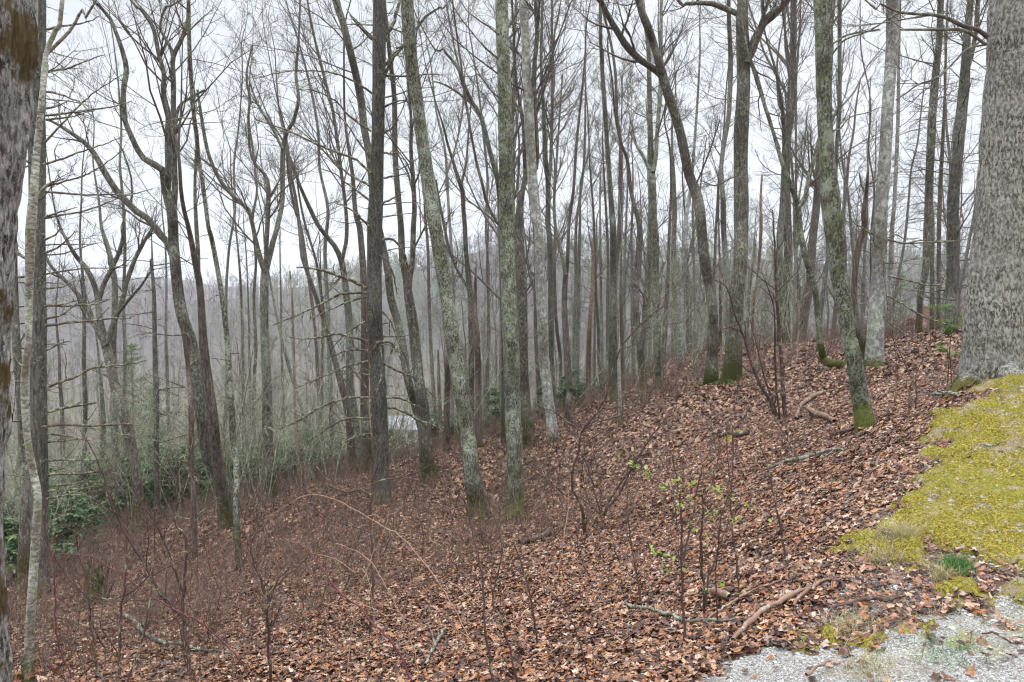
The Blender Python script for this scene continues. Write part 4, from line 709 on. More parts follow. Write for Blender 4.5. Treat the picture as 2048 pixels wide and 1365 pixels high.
LEFTW = 'thin bare trees in the hollow at left'
def lw(label, *pts, D='w', mat='farbark', auto=6, limbs=(), **k): T('woodland_tree', 'tree', label, list(pts), mat, D, auto=auto, limbs=limbs, group=LEFTW, dens=.8, **k)
lw('thin stem between the Y forked tree and the bare reddish pole', (572,880,8),(570,872,7),(565,755,6),(562,605,4),(560,500,3))
lw('long leaning sapling trunk crossing behind the bare reddish pole', (622,905,10),(619,888,9),(602,815,8),(582,748,8),(562,672,6),(542,572,5),(530,500,4))
lw('upright thin stem left of the close pair of trunks', (646,905,10),(645,888,9),(644,738,6),(645,640,5),(642,560,3))
lw('thin stem right behind the Y forked tree at its left', (506,900,8),(505,888,8),(500,755,6),(497,615,4),(492,500,3))
lw('thin dark trunk between the long lichened stem and the Y forked tree', (490,960,9),(488,850,8),(486,720,7),(483,600,6),(478,520,5),(470,440,4),(462,350,3))
lw('smaller trunk just right of the snapped dead pine pole', (338,930,9),(337,850,9),(335,760,8),(332,680,7),(333,560,5),(330,480,4))
lw('slim upright tree between the left edge pine and the crooked forked tree', (170,960,12),(170,880,11),(171,800,10),(168,720,9),(169,640,8),(166,560,7),(160,480,5),(163,400,4))
lw('second slim upright tree left of the crooked forked tree', (205,960,14),(206,900,13),(207,840,12),(204,790,9),(200,740,7),(196,700,5))
lw('thin pole rising just right of the left edge pine', (128,980,12),(126,900,11),(124,820,10),(120,760,8),(118,700,6))
lw('wavy thin tree whose limbs cross the sky above the crooked forked tree', (252,960,10),(251,880,10),(249,800,9),(250,700,8),(247,600,8),(250,500,7),(246,400,7),(240,330,6),(243,260,5),(238,180,4),(228,90,3))
lw('thin curved tree between the long lichened stem and the Y forked tree top', (508,780,8),(512,700,8),(508,600,7),(512,520,6),(505,440,6),(514,380,5),(506,300,5),(498,240,4),(500,150,3))
lw('tall thin tree filling the sky gap left of the dead branched pine', (664,900,11),(662,800,10),(658,700,10),(655,600,9),(650,500,8),(656,420,7),(640,340,6),(636,260,6),(622,180,5),(602,100,4),(580,30,3), auto=9)
lw('bowed thin tree right of the Y forked tree top', (640,860,8),(636,760,8),(630,660,7),(618,560,7),(602,455,6),(590,420,6),(577,350,6),(573,290,5),(560,230,4),(553,160,3), auto=8)
lw('thin tree between the Y forked tree and the long lichened stem base', (447,900,9),(452,800,8),(455,700,7),(452,600,7),(458,500,6),(470,420,6),(468,330,5),(478,250,4),(485,150,3), auto=8)
MIDW = 'thin bare trees behind the lichened trunks'
def mw(label, *pts, D='w', mat='farbark', auto=7, limbs=(), **k): T('woodland_tree', 'tree', label, list(pts), mat, D, auto=auto, limbs=limbs, group=MIDW, dens=.8, **k)
mw('pole between the splintered trunk and the straight lichened one, nearer the splinter', (968,870,9),(970,788,8),(975,720,6),(979,672,5),(974,555,4),(976,470,3))
mw('pole between the splintered trunk and the straight lichened one, nearer the lichened trunk', (1000,870,8),(1000,800,8),(1002,700,7),(1002,555,7),(998,470,5),(996,400,4))
mw('thin tree between the dead branched pine and the leaning lichened one, low in the wood', (872,860,8),(868,800,8),(862,700,7),(858,600,7),(856,500,6),(850,430,5))
mw('forked thin tree filling the sky just right of the leaning lichened trunk', (902,860,8),(906,760,7),(908,640,6),(905,540,6),(900,455,6),(895,380,6),(890,300,5),(872,220,4),(862,130,3), limbs=[[(893,350,5),(912,290,4),(925,220,4),(930,140,3)]], auto=8)
mw('upright thin tree filling the sky left of the straight lichened trunk', (976,640,6),(978,560,6),(972,455,5),(975,360,5),(968,280,5),(958,190,4),(945,100,3))
mw('slim pole rising behind the leaning lichened trunk low down', (920,880,9),(918,800,9),(914,700,8))

# ------------------------------------------------------------------ untraced trees of the wood, copied from a few kinds
def template(seed, h, d, kind='decid', forks=0):
    g = np.random.default_rng(seed); n = 14; t = np.linspace(0, 1, n)
    lean = g.normal(size=2)*.05; w = np.cumsum(g.normal(size=(n, 2))*.045, 0)*(h/18)
    P = np.stack([lean[0]*h*t + w[:, 0]*1.3, lean[1]*h*t + w[:, 1]*1.3, h*t], -1); P[0, 2] = -.5; R = d/2*(1 - .78*t**1.15); R[0] *= 1.25
    line = smooth_line(np.c_[P, R], .6)
    V = Tubes(); V.add(line[:, :3], line[:, 3], 7); tk = V.arrays()
    c = Tubes(); LP, LR = P[None], R[None]; r3 = .0050
    if kind == 'pine':
        m = 60; a = g.uniform(0, 2*PI, m); tt = g.uniform(.15, .97, m); B = np.stack([np.interp(tt, t, P[:, q]) for q in range(3)], -1); dr = np.stack([np.cos(a), np.sin(a), g.normal(size=m)*.12 + .08], -1); L = (1.9*(1.1 - tt)*g.uniform(.4, 1.2, m) + .3)
        q = [B]
        for _ in range(4): q.append(q[-1] + dr*(L/4)[:, None]); dr = nrm(dr + .12*g.normal(size=dr.shape))
        P1, R1 = np.stack(q, 1), (.012 + .008*L)[:, None]*np.linspace(1, .4, 5)[None]; c.add(P1, R1, 4)
        P2, R2 = spawn(P1, R1, 5, g, .2, 1, 55, .4, .6, 3, .2, 0, .15, r3, .5, .4); c.add(P2, R2, 3)
    else:
        P1, R1 = spawn(LP, LR, 17, g, .30, .98, 42, .27, .42, 8, .13, .14, .8, .02, .22); c.add(P1, R1, 5)
        P2, R2 = spawn(P1, R1, 7, g, .15, 1, 42, .42, .52, 5, .16, .12, .5, r3*1.9, .35); c.add(P2, R2, 4)
        P3, R3 = spawn(P2, R2, 6, g, .15, 1, 42, .45, .6, 4, .18, .10, .25, r3, .5); c.add(P3, R3, 3)
        P4, R4 = spawn(P3, R3, 3, g, .2, 1, 42, .5, .7, 3, .18, .08, .12, r3*.72, .6); c.add(P4, R4, 3)
        LL, LRR = spawn(LP, LR, 9, g, .04, .4, 70, .07, .12, 5, .2, .05, .4, .012, .3); c.add(LL, LRR, 4)
        L2, R2_ = spawn(LL, LRR, 4, g, .2, 1, 50, .45, .6, 4, .2, .05, .2, r3, .5); c.add(L2, R2_, 3)
    return tk, c.arrays()
TM = []
for k, (h, d, kd) in enumerate([(19, .26, 'd'), (22, .32, 'd'), (17, .2, 'd'), (20, .28, 'd'), (15, .16, 'd'), (21, .24, 'd'), (18, .22, 'd'), (16, .2, 'pine'), (19, .27, 'pine'), (20, .36, 'd')]):
    tk, cr_ = template(700 + k, h, d, 'pine' if kd == 'pine' else 'decid')
    o1 = mesh_np('trunk', tk[0], [tk[1]], M[('farbark', 'farbark2', 'farbark', 'lichen')[k % 4]] if kd != 'pine' else M['pine']); o2 = mesh_np('crown', cr_[0], [cr_[1]], M['fartwig'])
    TM.append((o1, o2, kd))
used = set()
def plant(k, x, y, name, label, cat, group, sc=1., rz=0.):
    o1, o2, kd = TM[k]; r = empty(name, (x, y, float(H(x, y)) - .1), label, cat, group); r.scale = (sc, sc, sc); r.rotation_euler = (0, 0, rz)
    for o in (o1, o2):
        if o.name in used: c = o.copy(); COL.objects.link(c)
        else: c = o; used.add(o.name)
        c.parent = r
    return r
g = np.random.default_rng(77); placed = []
zones = [(0, 150, 'far back beside the left edge pine'), (150, 240, 'left of the crooked forked tree'), (240, 370, 'left of the big wavy limbed tree'), (370, 500, 'right of the big wavy limbed tree'), (500, 620, 'behind the Y forked tree'), (620, 750, 'left of the dead branched pine'), (750, 860, 'right of the dead branched pine'), (860, 1000, 'behind the leaning lichened trunk'), (1000, 1110, 'behind the spotted grey trunk'), (1110, 1230, 'left of the two straight mossy trunks'), (1230, 1340, 'behind the thick grey high forked trunk'), (1340, 1450, 'behind the sinuous leaner'), (1450, 1580, 'right of the thick brown tree'), (1580, 1720, 'behind the green leaning tree'), (1720, 1850, 'behind the smooth pale grey tree'), (1850, 2100, 'behind the stout dark conifer')]
tries = 0
while len(placed) < 150 and tries < 20000:
    tries += 1
    y = math.sqrt(g.uniform(22**2, 82**2)); x = g.uniform(-.80, .80)*y; px = 1024 + F*x/y
    if px > 1700 and y < 30: continue
    if px < 900 and (y < 30 or g.uniform() < .45): continue
    if any((x - a)**2 + (y - b)**2 < (2.0 + y*.012)**2 for a, b in placed): continue
    if 1770 < px < 1860 and y < 71: continue
    if 770 < px < 890 and y < 62 and g.uniform() < .75: continue
    if 225 < px < 300 and y < 56: continue
    placed.append((x, y))
    z = next(s for a, b, s in zones if px < b) if px < 2100 else zones[-1][2]
    size = 'farther' if y > 52 else 'nearer'; k = int(g.integers(0, len(TM)))
    kd = TM[k][2]
    if kd == 'pine': nm, lb, ct = 'pine_pole', f'{size} twiggy pine pole {z}', 'tree'
    else: nm, lb, ct = 'woodland_tree', f'{size} {"thin" if k in (2, 4, 6) else "stout"} bare tree {z}', 'tree'
    plant(k, x, y, nm, lb, ct, lb, g.uniform(.75, 1.12) if px > 950 else g.uniform(.38, .58), g.uniform(0, 6.28))

qs = []
for bx_, by_, br_, bd_ in BASES:
    if bd_ < 17 and br_ > .03:
        k_ = 55; a_ = g.uniform(0, 6.28, k_); r_ = br_*1.1 + .02 + g.exponential(.10, k_); qs.append((bx_ + r_*np.cos(a_), by_ + r_*np.sin(a_), .02 + .09*np.exp(-(r_ - br_)/.12)))
qx, qy, qz = (np.concatenate([q_[i_] for q_ in qs]) for i_ in range(3)); V, Fc = scatter_leaves('beech', qx, qy, .07, g, .03, .5, H(qx, qy) + qz*g.uniform(.3, 1, len(qx))); tag(mesh_np('banked_leaves', V, [Fc], M['leaf'], False), 'dead leaves banked against the feet of the trunks', 'dead leaves', kind='stuff')
# far wood: more than anyone could count
def light_template(seed, h, d, nb=11, crown=.38, r=.02):
    g = np.random.default_rng(seed); n = 6; t = np.linspace(0, 1, n); w = np.cumsum(g.normal(size=(n, 2))*.12, 0)
    P = np.stack([w[:, 0], w[:, 1], h*t - .5*(t == 0)], -1); R = d/2*(1 - .8*t); c = Tubes(); c.add(P, R, 4)
    P1, R1 = spawn(P[None], R[None], nb, g, .32, .98, 40, .27, .4, 5, .13, .14, .8, r*1.6, .4); c.add(P1, R1, 3)
    P2, R2 = spawn(P1, R1, 6, g, .15, 1, 42, .45, .6, 3, .16, .12, .5, r, .6); c.add(P2, R2, 3)
    P3, R3 = spawn(P2, R2, 3, g, .2, 1, 42, .55, .8, 3, .16, .12, .4, r*.8, .7); c.add(P3, R3, 3)
    return c.arrays()
def mass(name, temps, x, y, g, mat, label, cat, smin=.75, smax=1.2):
    parts = []
    which = g.integers(0, len(temps), len(x)); z = H(x, y)
    for k, (V, Fc) in enumerate(temps):
        s = which == k; m = int(s.sum())
        if not m: continue
        a = g.uniform(0, 6.28, m)[:, None]; sc = g.uniform(smin, smax, m)[:, None]
        X = (V[None, :, 0]*np.cos(a) - V[None, :, 1]*np.sin(a))*sc + x[s][:, None]; Y = (V[None, :, 0]*np.sin(a) + V[None, :, 1]*np.cos(a))*sc + y[s][:, None]; Z = V[None, :, 2]*sc + z[s][:, None]
        parts.append((np.stack([X, Y, Z], -1).reshape(-1, 3), (Fc[None] + np.arange(m)[:, None, None]*len(V)).reshape(-1, Fc.shape[1])))
    V, Fc = join(parts); return tag(mesh_np(name, V, [Fc], mat), label, cat, kind='stuff')
g = np.random.default_rng(78)
lt = [light_template(800 + k, h, .26, 10, r=.013) for k, h in enumerate((17, 20, 15, 18))]
x, y = frustum_pts(420, 80, 170, 1.1, 801); k = x/y > 0; M['valleywood'] = twig_mat('valley_twigs', (.12, .105, .075), (.18, .165, .12), (.23, .23, .15), .5); mass('low_far_wood', lt, x[~k], y[~k], g, M['valleywood'], 'lower bare wood of the open valley at left', 'wood', .26, .44); x, y = x[k], y[k]; mass('far_wood', lt, x, y, g, M['fartwig'], 'mass of bare grey trees filling the valley bottom', 'wood', .5, .85)
M['hillwood'] = twig_mat('hillside_twigs', (.085, .068, .066), (.125, .10, .098), (.15, .135, .11), .4)
M['budding'] = twig_mat('budding_twigs', (.11, .11, .045), (.18, .175, .07), (.20, .21, .10), .5); M['redbud'] = twig_mat('reddish_budding_twigs', (.12, .06, .05), (.18, .095, .08), (.13, .095, .085), .3)
lt2 = [light_template(820 + k, h, .30, 8, r=.035) for k, h in enumerate((15, 18, 13))]
x, y = frustum_pts(4200, 170, 440, 1.05, 802); w_ = fbm(x/50, y/70, 0, 91)
for nm_, kk, mt_, lb_ in (('hillside_wood', (w_ < .18) & (w_ > -.45), 'hillwood', 'bare grey wood covering the hazy hillside'), ('budding_wood', w_ >= .18, 'budding', 'patches of yellow green budding trees on the hillside'), ('reddish_wood', w_ <= -.45, 'redbud', 'patches of reddish budding trees on the hillside')): mass(nm_, lt2, x[kk], y[kk], g, M[mt_], lb_, 'wood', .5, .8)
x, y = frustum_pts(260, 70, 165, 1.1, 806); mass('valley_thicket', lt, x, y, g, M['budding'], 'low olive budding trees along the valley bottom', 'wood', .28, .5)
x, y = frustum_pts(420, 640, 900, 1.05, 803); mass('ridge_wood', [light_template(830, 18, .4, 7, r=.09)], x, y, g, M['hillwood'], 'hazy wooded skyline of the farthest ridge', 'wood')

# conifers
def conifer_arrays(seed, h, rad, whorls=22, per=7, nn=26, low=.12, nl=.16, w=.018):
    g = np.random.default_rng(seed); tb = Tubes(); t = np.linspace(0, 1, 8); P = np.stack([.05*np.sin(t*5 + seed), .05*np.cos(t*4 + seed), h*t], -1); P[0, 2] = -.4
    tb.add(P, .16*h/12*(1 - .9*t) + .01, 7); m = whorls*per; tt = np.repeat(np.linspace(low, .97, whorls), per) + g.normal(size=m)*.01; a = g.uniform(0, 2*PI, m)
    L = rad*(1.06 - tt)**.75*g.uniform(.55, 1.15, m); d = np.stack([np.cos(a), np.sin(a), .15 + .25*tt], -1); B = np.stack([0*tt, 0*tt, tt*h], -1); q = [B]
    for _ in range(5): q.append(q[-1] + d*(L/5)[:, None]); d = nrm(d + .1*g.normal(size=d.shape) + [0, 0, -.03])
    P1 = np.stack(q, 1); br = Tubes(); br.add(P1, (.012 + .01*L)[:, None]*np.linspace(1, .3, 6), 4)
    P2, R2 = spawn(P1, np.full(P1.shape[:2], .01), 6, g, .2, 1, 50, .32, .7, 3, .15, .05, .15, .005, .5, .4); br.add(P2, R2, 3)
    Q = np.concatenate([P1[:, 2:].reshape(-1, 3), P2.reshape(-1, 3)]); k = len(Q)*nn//8; s = g.integers(0, len(Q), k)
    C = Q[s] + g.normal(size=(k, 3))*[.10, .10, .05]; dn = nrm(g.normal(size=(k, 3)) + [0, 0, .25]); e = nrm(np.cross(dn, g.normal(size=(k, 3))))*w; ln = nl*g.uniform(.6, 1.4, k)[:, None]
    V = np.stack([C - e, C + e, C + dn*ln], 1).reshape(-1, 3); Fc = np.arange(k*3).reshape(-1, 3)
    return tb.arrays(), br.arrays(), (V, Fc)
CON = [conifer_arrays(901, 12, 2.8), conifer_arrays(902, 15, 3.2), conifer_arrays(903, 9, 2.3)]
CONM = []
def conifer(k, px, D, ztop=None, label='', sc=1., group=None):
    x = (px - 1024)/F*D; y = D; z = float(H(x, y))
    r = empty('evergreen_pine', (x, y, z - .2), label, 'tree', group); r.rotation_euler = (0, 0, px); r.scale = (sc,)*3
    while len(CONM) < len(CON):
        q = len(CONM); CONM.append([mesh_np(nm, a[0], [a[1]], mt, sm) for nm, a, mt, sm in (('trunk', CON[q][0], M['pine'], True), ('branches', CON[q][1], M['dead'], True), ('needles', CON[q][2], M['needle'], False))])
    for o in CONM[k]:
        if o.name in used: c = o.copy(); COL.objects.link(c)
        else: c = o; used.add(o.name)
        c.parent = r
conifer(1, 262, 62, label='soft pale green pine beyond the crooked forked tree in the left hollow', sc=1.05)
conifer(2, 300, 74, label='smaller green pine behind the snapped dead pine pole', sc=1.2)
conifer(0, 962, 95, label='dim green pine in the haze between the splintered trunk and the straight lichened one', sc=1.1)
conifer(0, 852, 78, label='low green pine beyond the white cottage', sc=.8)
conifer(1, 1395, 115, label='hazy green pine showing left of the thick brown tree', sc=1.2)
conifer(1, 1530, 90, label='hazy green pine showing right of the thick brown tree', sc=1.0)
conifer(0, 1255, 100, label='dim pine low in the crowded wood behind the mossy pair', sc=.8)
conifer(1, 1800, 95, label='hazy green pine just behind the brown cabin', sc=1.1)
conifer(2, 1880, 88, label='hazy green pine standing right of the brown cabin', sc=1.2)
conifer(1, 1700, 100, label='hazy green pine behind the elbow bent tree', sc=1.0)
g = np.random.default_rng(90)
def cone_small(seed):
    g = np.random.default_rng(seed); k = 260; t = g.uniform(.12, 1, k); a = g.uniform(0, 6.28, k); r = (1.05 - t)*3.0*np.sqrt(g.uniform(.1, 1, k)); C = np.stack([r*np.cos(a), r*np.sin(a), t*15], -1)
    d = nrm(np.stack([np.cos(a), np.sin(a), -.1 + .3*g.normal(size=k)], -1))*.75; e = nrm(np.cross(d, g.normal(size=(k, 3))))*.22
    V = np.stack([C - e, C + e, C + d], 1).reshape(-1, 3); return V, np.arange(k*3).reshape(-1, 3)
x, y = frustum_pts(700, 240, 460, 1.05, 805); k = (fbm(x/60, y/60, 0, 55) > .05) & (x/y > -.25); x, y = x[k], y[k]
mass('hillside_pines', [cone_small(1), cone_small(2)], x, y, g, M['needle'], 'scattered hazy pines on the far hillside', 'wood', .6, 1.1)

# ------------------------------------------------------------------ undergrowth
def shrub_field(name, x, y, h, g, mat, label, cat, stems=4, k1=5, k2=4, rr=.0028, lean=.35, up=.12):
    m = len(x); X = np.repeat(x, stems) + g.normal(size=m*stems)*.10; Y = np.repeat(y, stems) + g.normal(size=m*stems)*.10; Z = H(X, Y) - .02
    hh = np.repeat(h, stems)*g.uniform(.5, 1.2, m*stems); d = nrm(np.stack([g.normal(size=m*stems)*lean, g.normal(size=m*stems)*lean, np.ones(m*stems)], -1)); q = [np.stack([X, Y, Z], -1)]
    for _ in range(5): q.append(q[-1] + d*(hh/5)[:, None]); d = nrm(d + .17*g.normal(size=d.shape) + [0, 0, up*.4])
    P, R = np.stack(q, 1), np.repeat(np.linspace(1.5, .6, 6)[None]*rr, m*stems, 0); tb = Tubes(); tb.add(P, R, 3)
    P1, R1 = spawn(P, R, k1, g, .3, 1, 42, .42, .75, 4, .2, up, .08, rr*.6, .6); tb.add(P1, R1, 3)
    P2, R2 = spawn(P1, R1, k2, g, .2, 1, 42, .5, .8, 3, .2, up, .05, rr*.5, .7); tb.add(P2, R2, 3)
    return tag(tb.build(name, mat), label, cat, kind='stuff')
g = np.random.default_rng(40)
def brush_density(x, y):                       # thick on the left and down the slope, thinning to bare leaves towards the bank
    px = 1024 + F*x/y; edge = np.interp(y, [3, 5, 7, 9, 11, 14, 18, 24], [300, 600, 950, 1120, 1200, 1300, 1450, 1650])
    return np.clip((edge - px)/260 + .5, 0.03, 1)*np.clip(.65 + .7*fbm(x/1.1, y/1.1, 0, 61), .1, 1.3)
x, y = frustum_pts(1900, 4.6, 13, 1.1, 401); k = g.uniform(size=len(x)) < brush_density(x, y)*.9; k &= moss_m(x, y) < -.3; SP = hit(190, 1205); k &= ~((np.abs(x - SP[0]*y/SP[1]) < .35) & (y < SP[1] + .4) & (y > SP[1] - 2.5)); x, y = x[k], y[k]
shrub_field('undergrowth', x, y, g.uniform(.25, .62, len(x)), g, M['brush'], 'reddish twiggy undergrowth covering the slope', 'undergrowth', 4, 5, 4, .0017)
x, y = frustum_pts(3000, 13, 30, 1.05, 402); k = g.uniform(size=len(x)) < np.maximum(brush_density(x, y), .45); x, y = x[k], y[k]
shrub_field('far_undergrowth', x, y, g.uniform(.3, .85, len(x)), g, M['brush'], 'dense reddish undergrowth down the slope', 'undergrowth', 4, 5, 3, .0042)
x, y = frustum_pts(420, 3.0, 6.0, 1.1, 403); k = (g.uniform(size=len(x)) < brush_density(x, y)*.8) & (moss_m(x, y) < -.3) & (grav_m(x, y) < -.3); x, y = x[k], y[k]
shrub_field('near_undergrowth', x, y, g.uniform(.18, .5, len(x)), g, M['stem'], 'thin dark sprouts among the near leaves', 'undergrowth', 2, 3, 3, .0014)
x, y = frustum_pts(760, 13.5, 48, 1.05, 404); k = (x/y < .42) & (g.uniform(size=len(x)) < np.where(x/y < -.12, 1, .45)); x, y = x[k], y[k]
shrub_field('thicket', x, y, g.uniform(1.8, 5.5, len(x)), g, M['palet'], 'pale lichened thicket of saplings in the hollow', 'thicket', 3, 7, 4, .0085, .22, .05)

x, y = frustum_pts(2000, 3.3, 12, 1.1, 405); k = (g.uniform(size=len(x)) < np.clip(brush_density(x, y)*1.3 + .12, 0, 1)) & (moss_m(x, y) < -.3) & (grav_m(x, y) < -.3); x, y = x[k], y[k]
shrub_field('bare_whips', x, y, g.uniform(.3, 1.0, len(x)), g, M['brush'], 'thin bare whips standing all over the near slope', 'undergrowth', 1, 4, 2, .0019, .28, .1)
# evergreen rhododendron
def rhodo(px, py, D, w, h, label, seed, dens=1.):
    g = np.random.default_rng(seed); P0 = at(px, py, D); x0, y0 = P0[0], D; z0 = float(H(x0, y0)); r = empty('evergreen_shrub', (x0, y0, z0), label, 'shrub', 'evergreen shrubs in the hollow')
    m = max(7, int(13*w)); d = nrm(np.stack([g.normal(size=m)*.6*w/h, g.normal(size=m)*.6*w/h, np.ones(m)], -1)); q = [np.stack([g.normal(size=m)*w*.2, g.normal(size=m)*w*.2, 0*d[:, 0] - .05], -1)]; L = h*g.uniform(.5, 1, m)
    for _ in range(5): q.append(q[-1] + d*(L/5)[:, None]); d = nrm(d + .2*g.normal(size=d.shape))
    P, R = np.stack(q, 1), np.repeat(np.linspace(.02, .008, 6)[None], m, 0); tb = Tubes(); tb.add(P, R, 5); P1, R1 = spawn(P, R, 8, g, .2, 1, 50, .45, .6, 4, .2, .1, .2, .005, .5); tb.add(P1, R1, 3)
    P2, R2 = spawn(P1, R1, 4, g, .3, 1, 50, .5, .7, 3, .2, .1, .12, .004, .6); tb.add(P2, R2, 3)
    tips = np.concatenate([P1[:, -1], P2[:, -1], P2[:, 1]]); n = len(tips); per = max(4, int(6*dens)); a = (np.arange(per)*2*PI/per)[None] + g.uniform(0, 6.28, (n, 1)); el = g.normal(size=(n, per))*.25 - .1
    d = np.stack([np.cos(a)*np.cos(el), np.sin(a)*np.cos(el), np.sin(el)], -1).reshape(-1, 3); B = np.repeat(tips, per, 0); l_ = (.11*g.uniform(.7, 1.25, len(B)))[:, None]; e = nrm(np.cross(d, [0, 0, 1.]))*.026
    V = np.stack([B, B + d*l_*.35 - e, B + d*l_*.8 - e*.7, B + d*l_, B + d*l_*.8 + e*.7, B + d*l_*.35 + e], 1); V[:, 3, 2] -= .02; V = V.reshape(-1, 3); Fc = np.arange(len(B)*6).reshape(-1, 6)
    tb.build('stems', M['stem'], r, (0, 0, 0)); mesh_np('leaves', V, [Fc], M['ever'], False, r)
for k, a in enumerate([(20, 950, 16, .7, 1.2, 'dark evergreen shrub behind the left edge trunk'), (125, 960, 18, .8, 1.3, 'dark evergreen shrub right of the dead limbed pine at left'), (150, 1060, 13, .9, .9, 'low evergreen shrub beside the mossy stump'), (40, 1120, 10.5, .8, .9, 'low evergreen shrub at the foot of the crooked pale trunk'),
    (190, 920, 22, 1.8, 2.6, 'evergreen shrub left of the crooked forked tree base'), (340, 930, 20, 1.8, 2.6, 'evergreen shrub right of the snapped dead pine pole'), (345, 960, 24, 1.6, 2.0, 'farther evergreen shrub behind the snapped dead pine pole'), (590, 930, 27, 2.0, 2.3, 'evergreen shrub below the bare reddish pole'), (650, 900, 30, 2.4, 2.9, 'evergreen shrub left of the close pair of trunks'),
    (900, 880, 24, 1.2, 1.9, 'bright evergreen shrub at the foot of the short torn trunk'), (995, 860, 24, 1.6, 2.3, 'evergreen shrub between the splintered trunk and the straight lichened one'), (1075, 865, 26, 1.0, 2.4, 'evergreen shrub behind the spotted grey trunk'), (1165, 800, 26, 1.3, 2.1, 'evergreen shrub below the stripped orange pole'), (790, 890, 26, 1.5, 2.0, 'evergreen shrub right of the dead branched pine'), (480, 900, 26, 1.8, 2.0, 'evergreen shrub behind the long lichened stem'), (270, 960, 26, 2., 2.2, 'evergreen shrub behind the crooked forked tree base'), (60, 900, 20, 1.5, 2.2, 'evergreen shrub farther back between the left edge trunks'), (400, 900, 28, 2.2, 2.6, 'evergreen shrub behind the foot of the big wavy limbed tree'), (700, 880, 30, 1.5, 2.0, 'evergreen shrub close left of the dead branched pine'), (170, 1000, 18, .9, 1.3, 'low evergreen shrub in the gap left of the crooked forked tree'), (540, 880, 30, 2.2, 2.4, 'evergreen shrub behind the Y forked tree')]):
    rhodo(*a, seed=500 + k)

# ------------------------------------------------------------------ near saplings, canes and shoots
def plant_px(name, cat, label, stems, mat, D=None, base=None, k1=6, k2=4, rr=.0014, leaves=None, group=None, grow=1., ang=45, zl=.9):
    """stems: pixel polylines (x, y, width); the first starts on the ground"""
    seedn[0] += 1; g = np.random.default_rng(seedn[0]); s0 = stems[0][0]
    if D is None: D = hit(s0[0], s0[1])[1]
    X0 = at(s0[0], s0[1], D); zb = float(H(X0[0], D)); base = np.array([X0[0], D, zb]); root = empty(name, base, label, cat, group); tw = Tubes(); tips = []
    for q, st in enumerate(stems):
        sg = g.uniform(-.25, .25); tot = 0; pl = []
        for i_, (px, py, w) in enumerate(st):
            if i_: tot += math.hypot(px - st[i_-1][0], py - st[i_-1][1])/F*D
            pl.append((*at(px, py, D + sg*tot), w/2/F*D*(.5 if mat == 'tan' else .65 if mat == 'purple' else .95)))
        if q == 0: pl[0] = (*pl[0][:2], min(pl[0][2], zb) - .03, pl[0][3])
        L = smooth_line(pl, .05); L[1:-1, :3] += g.normal(size=(len(L) - 2, 3))*.003; b = Tubes(); b.add(L[:, :3], np.maximum(L[:, 3], rr), 6); b.build('stem', M[mat], root, base)
        idx = np.linspace(0, len(L) - 1, 8).astype(int); LP, LR = L[idx][None, :, :3], L[idx][None, :, 3]
        if k1:
            P1, R1 = spawn(LP, LR, int(k1*tot*grow) + 1, g, .3, 1, ang, .25, .5, 5, .15, .1, .1, rr, .4, 0, .6); tw.add(P1, R1, 4); P2, R2 = spawn(P1, R1, k2, g, .2, 1, ang, .45, .7, 4, .2, .1, .05, rr*.7, .6); tw.add(P2, R2, 3); tips.append(P2.reshape(-1, 3)); tips.append(P1.reshape(-1, 3)); 
            if k2 > 3: P3, R3 = spawn(P2, R2, 2, g, .2, 1, ang, .5, .8, 3, .2, .1, .04, rr*.6, .7); tw.add(P3, R3, 3)
        tips.append(L[len(L)//3:, :3])
    tw.build('twigs', M[mat], root, base)
    return root, base, D, g, (np.concatenate(tips) if tips else None)
SB = 'sapling'
Pp = plant_px
Pp('sapling', SB, 'dark red stemmed sapling rising straight in the lower left corner', [[(238,1372,6),(240,1280,5.5),(243,1210,5),(250,1180,4.5),(254,1100,4),(256,1000,3.5),(246,980,3),(232,965,2.5),(215,930,2),(200,880,1.5)], [(247,1190,3),(225,1200,2.5),(190,1195,2),(165,1190,1.2)], [(247,1196,3),(275,1175,3),(300,1155,2.5),(345,1130,2),(400,1110,1.2)]], 'stem')
Pp('sapling', SB, 'forked dark sapling whose longer stem slants to the upper left', [[(380,1372,8),(376,1300,8),(369,1260,7.5),(366,1232,7),(345,1215,6),(322,1190,5.5),(290,1130,5.5),(262,1085,5),(240,1045,5),(225,1010,4.5),(210,965,4),(195,925,3),(180,890,2.5),(160,860,2)], [(366,1230,6),(368,1180,6),(372,1120,5.5),(371,1070,5),(355,1055,4),(352,1020,4),(365,980,3.5),(377,930,3),(380,880,2),(390,830,1.5)], [(368,1190,5),(352,1150,4.5),(347,1125,4),(330,1090,4),(312,1050,3.5),(290,1015,3),(270,985,2),(262,950,1.5)]], 'stem', k1=7)
Pp('sapling', SB, 'thin wiry stem curving up close to the pale crooked trunk', [[(152,1372,5),(128,1320,5),(114,1275,5),(112,1240,4.5),(110,1180,4),(107,1120,4),(95,1085,3.5),(90,1050,3),(92,1000,2)]], 'purple', k1=4)
Pp('sapling', SB, 'thin stem between the wiry curved one and the dark red sapling', [[(200,1372,4.5),(190,1320,4.5),(182,1250,4),(178,1200,4),(174,1150,3.5),(180,1140,2.5),(182,1090,1.5)]], 'stem', k1=4)
Pp('cane', 'cane', 'long purple cane sagging across the lower left saplings', [[(512,1360,4),(480,1320,4),(450,1290,4),(400,1245,4),(350,1220,3.5),(300,1190,3.5),(250,1155,3.5),(210,1130,3),(180,1113,2.5),(120,1108,2)]], 'purple', k1=0, D=4.0)
Pp('cane', 'cane', 'thick purple cane leaning from the bottom towards the leaf slope', [[(832,1372,7),(800,1310,7),(770,1270,6.5),(742,1245,6),(722,1215,5.5),(690,1195,5),(662,1165,4.5),(640,1130,4),(620,1110,3.5),(600,1088,3),(588,1070,2)]], 'purple', k1=0, D=3.7)
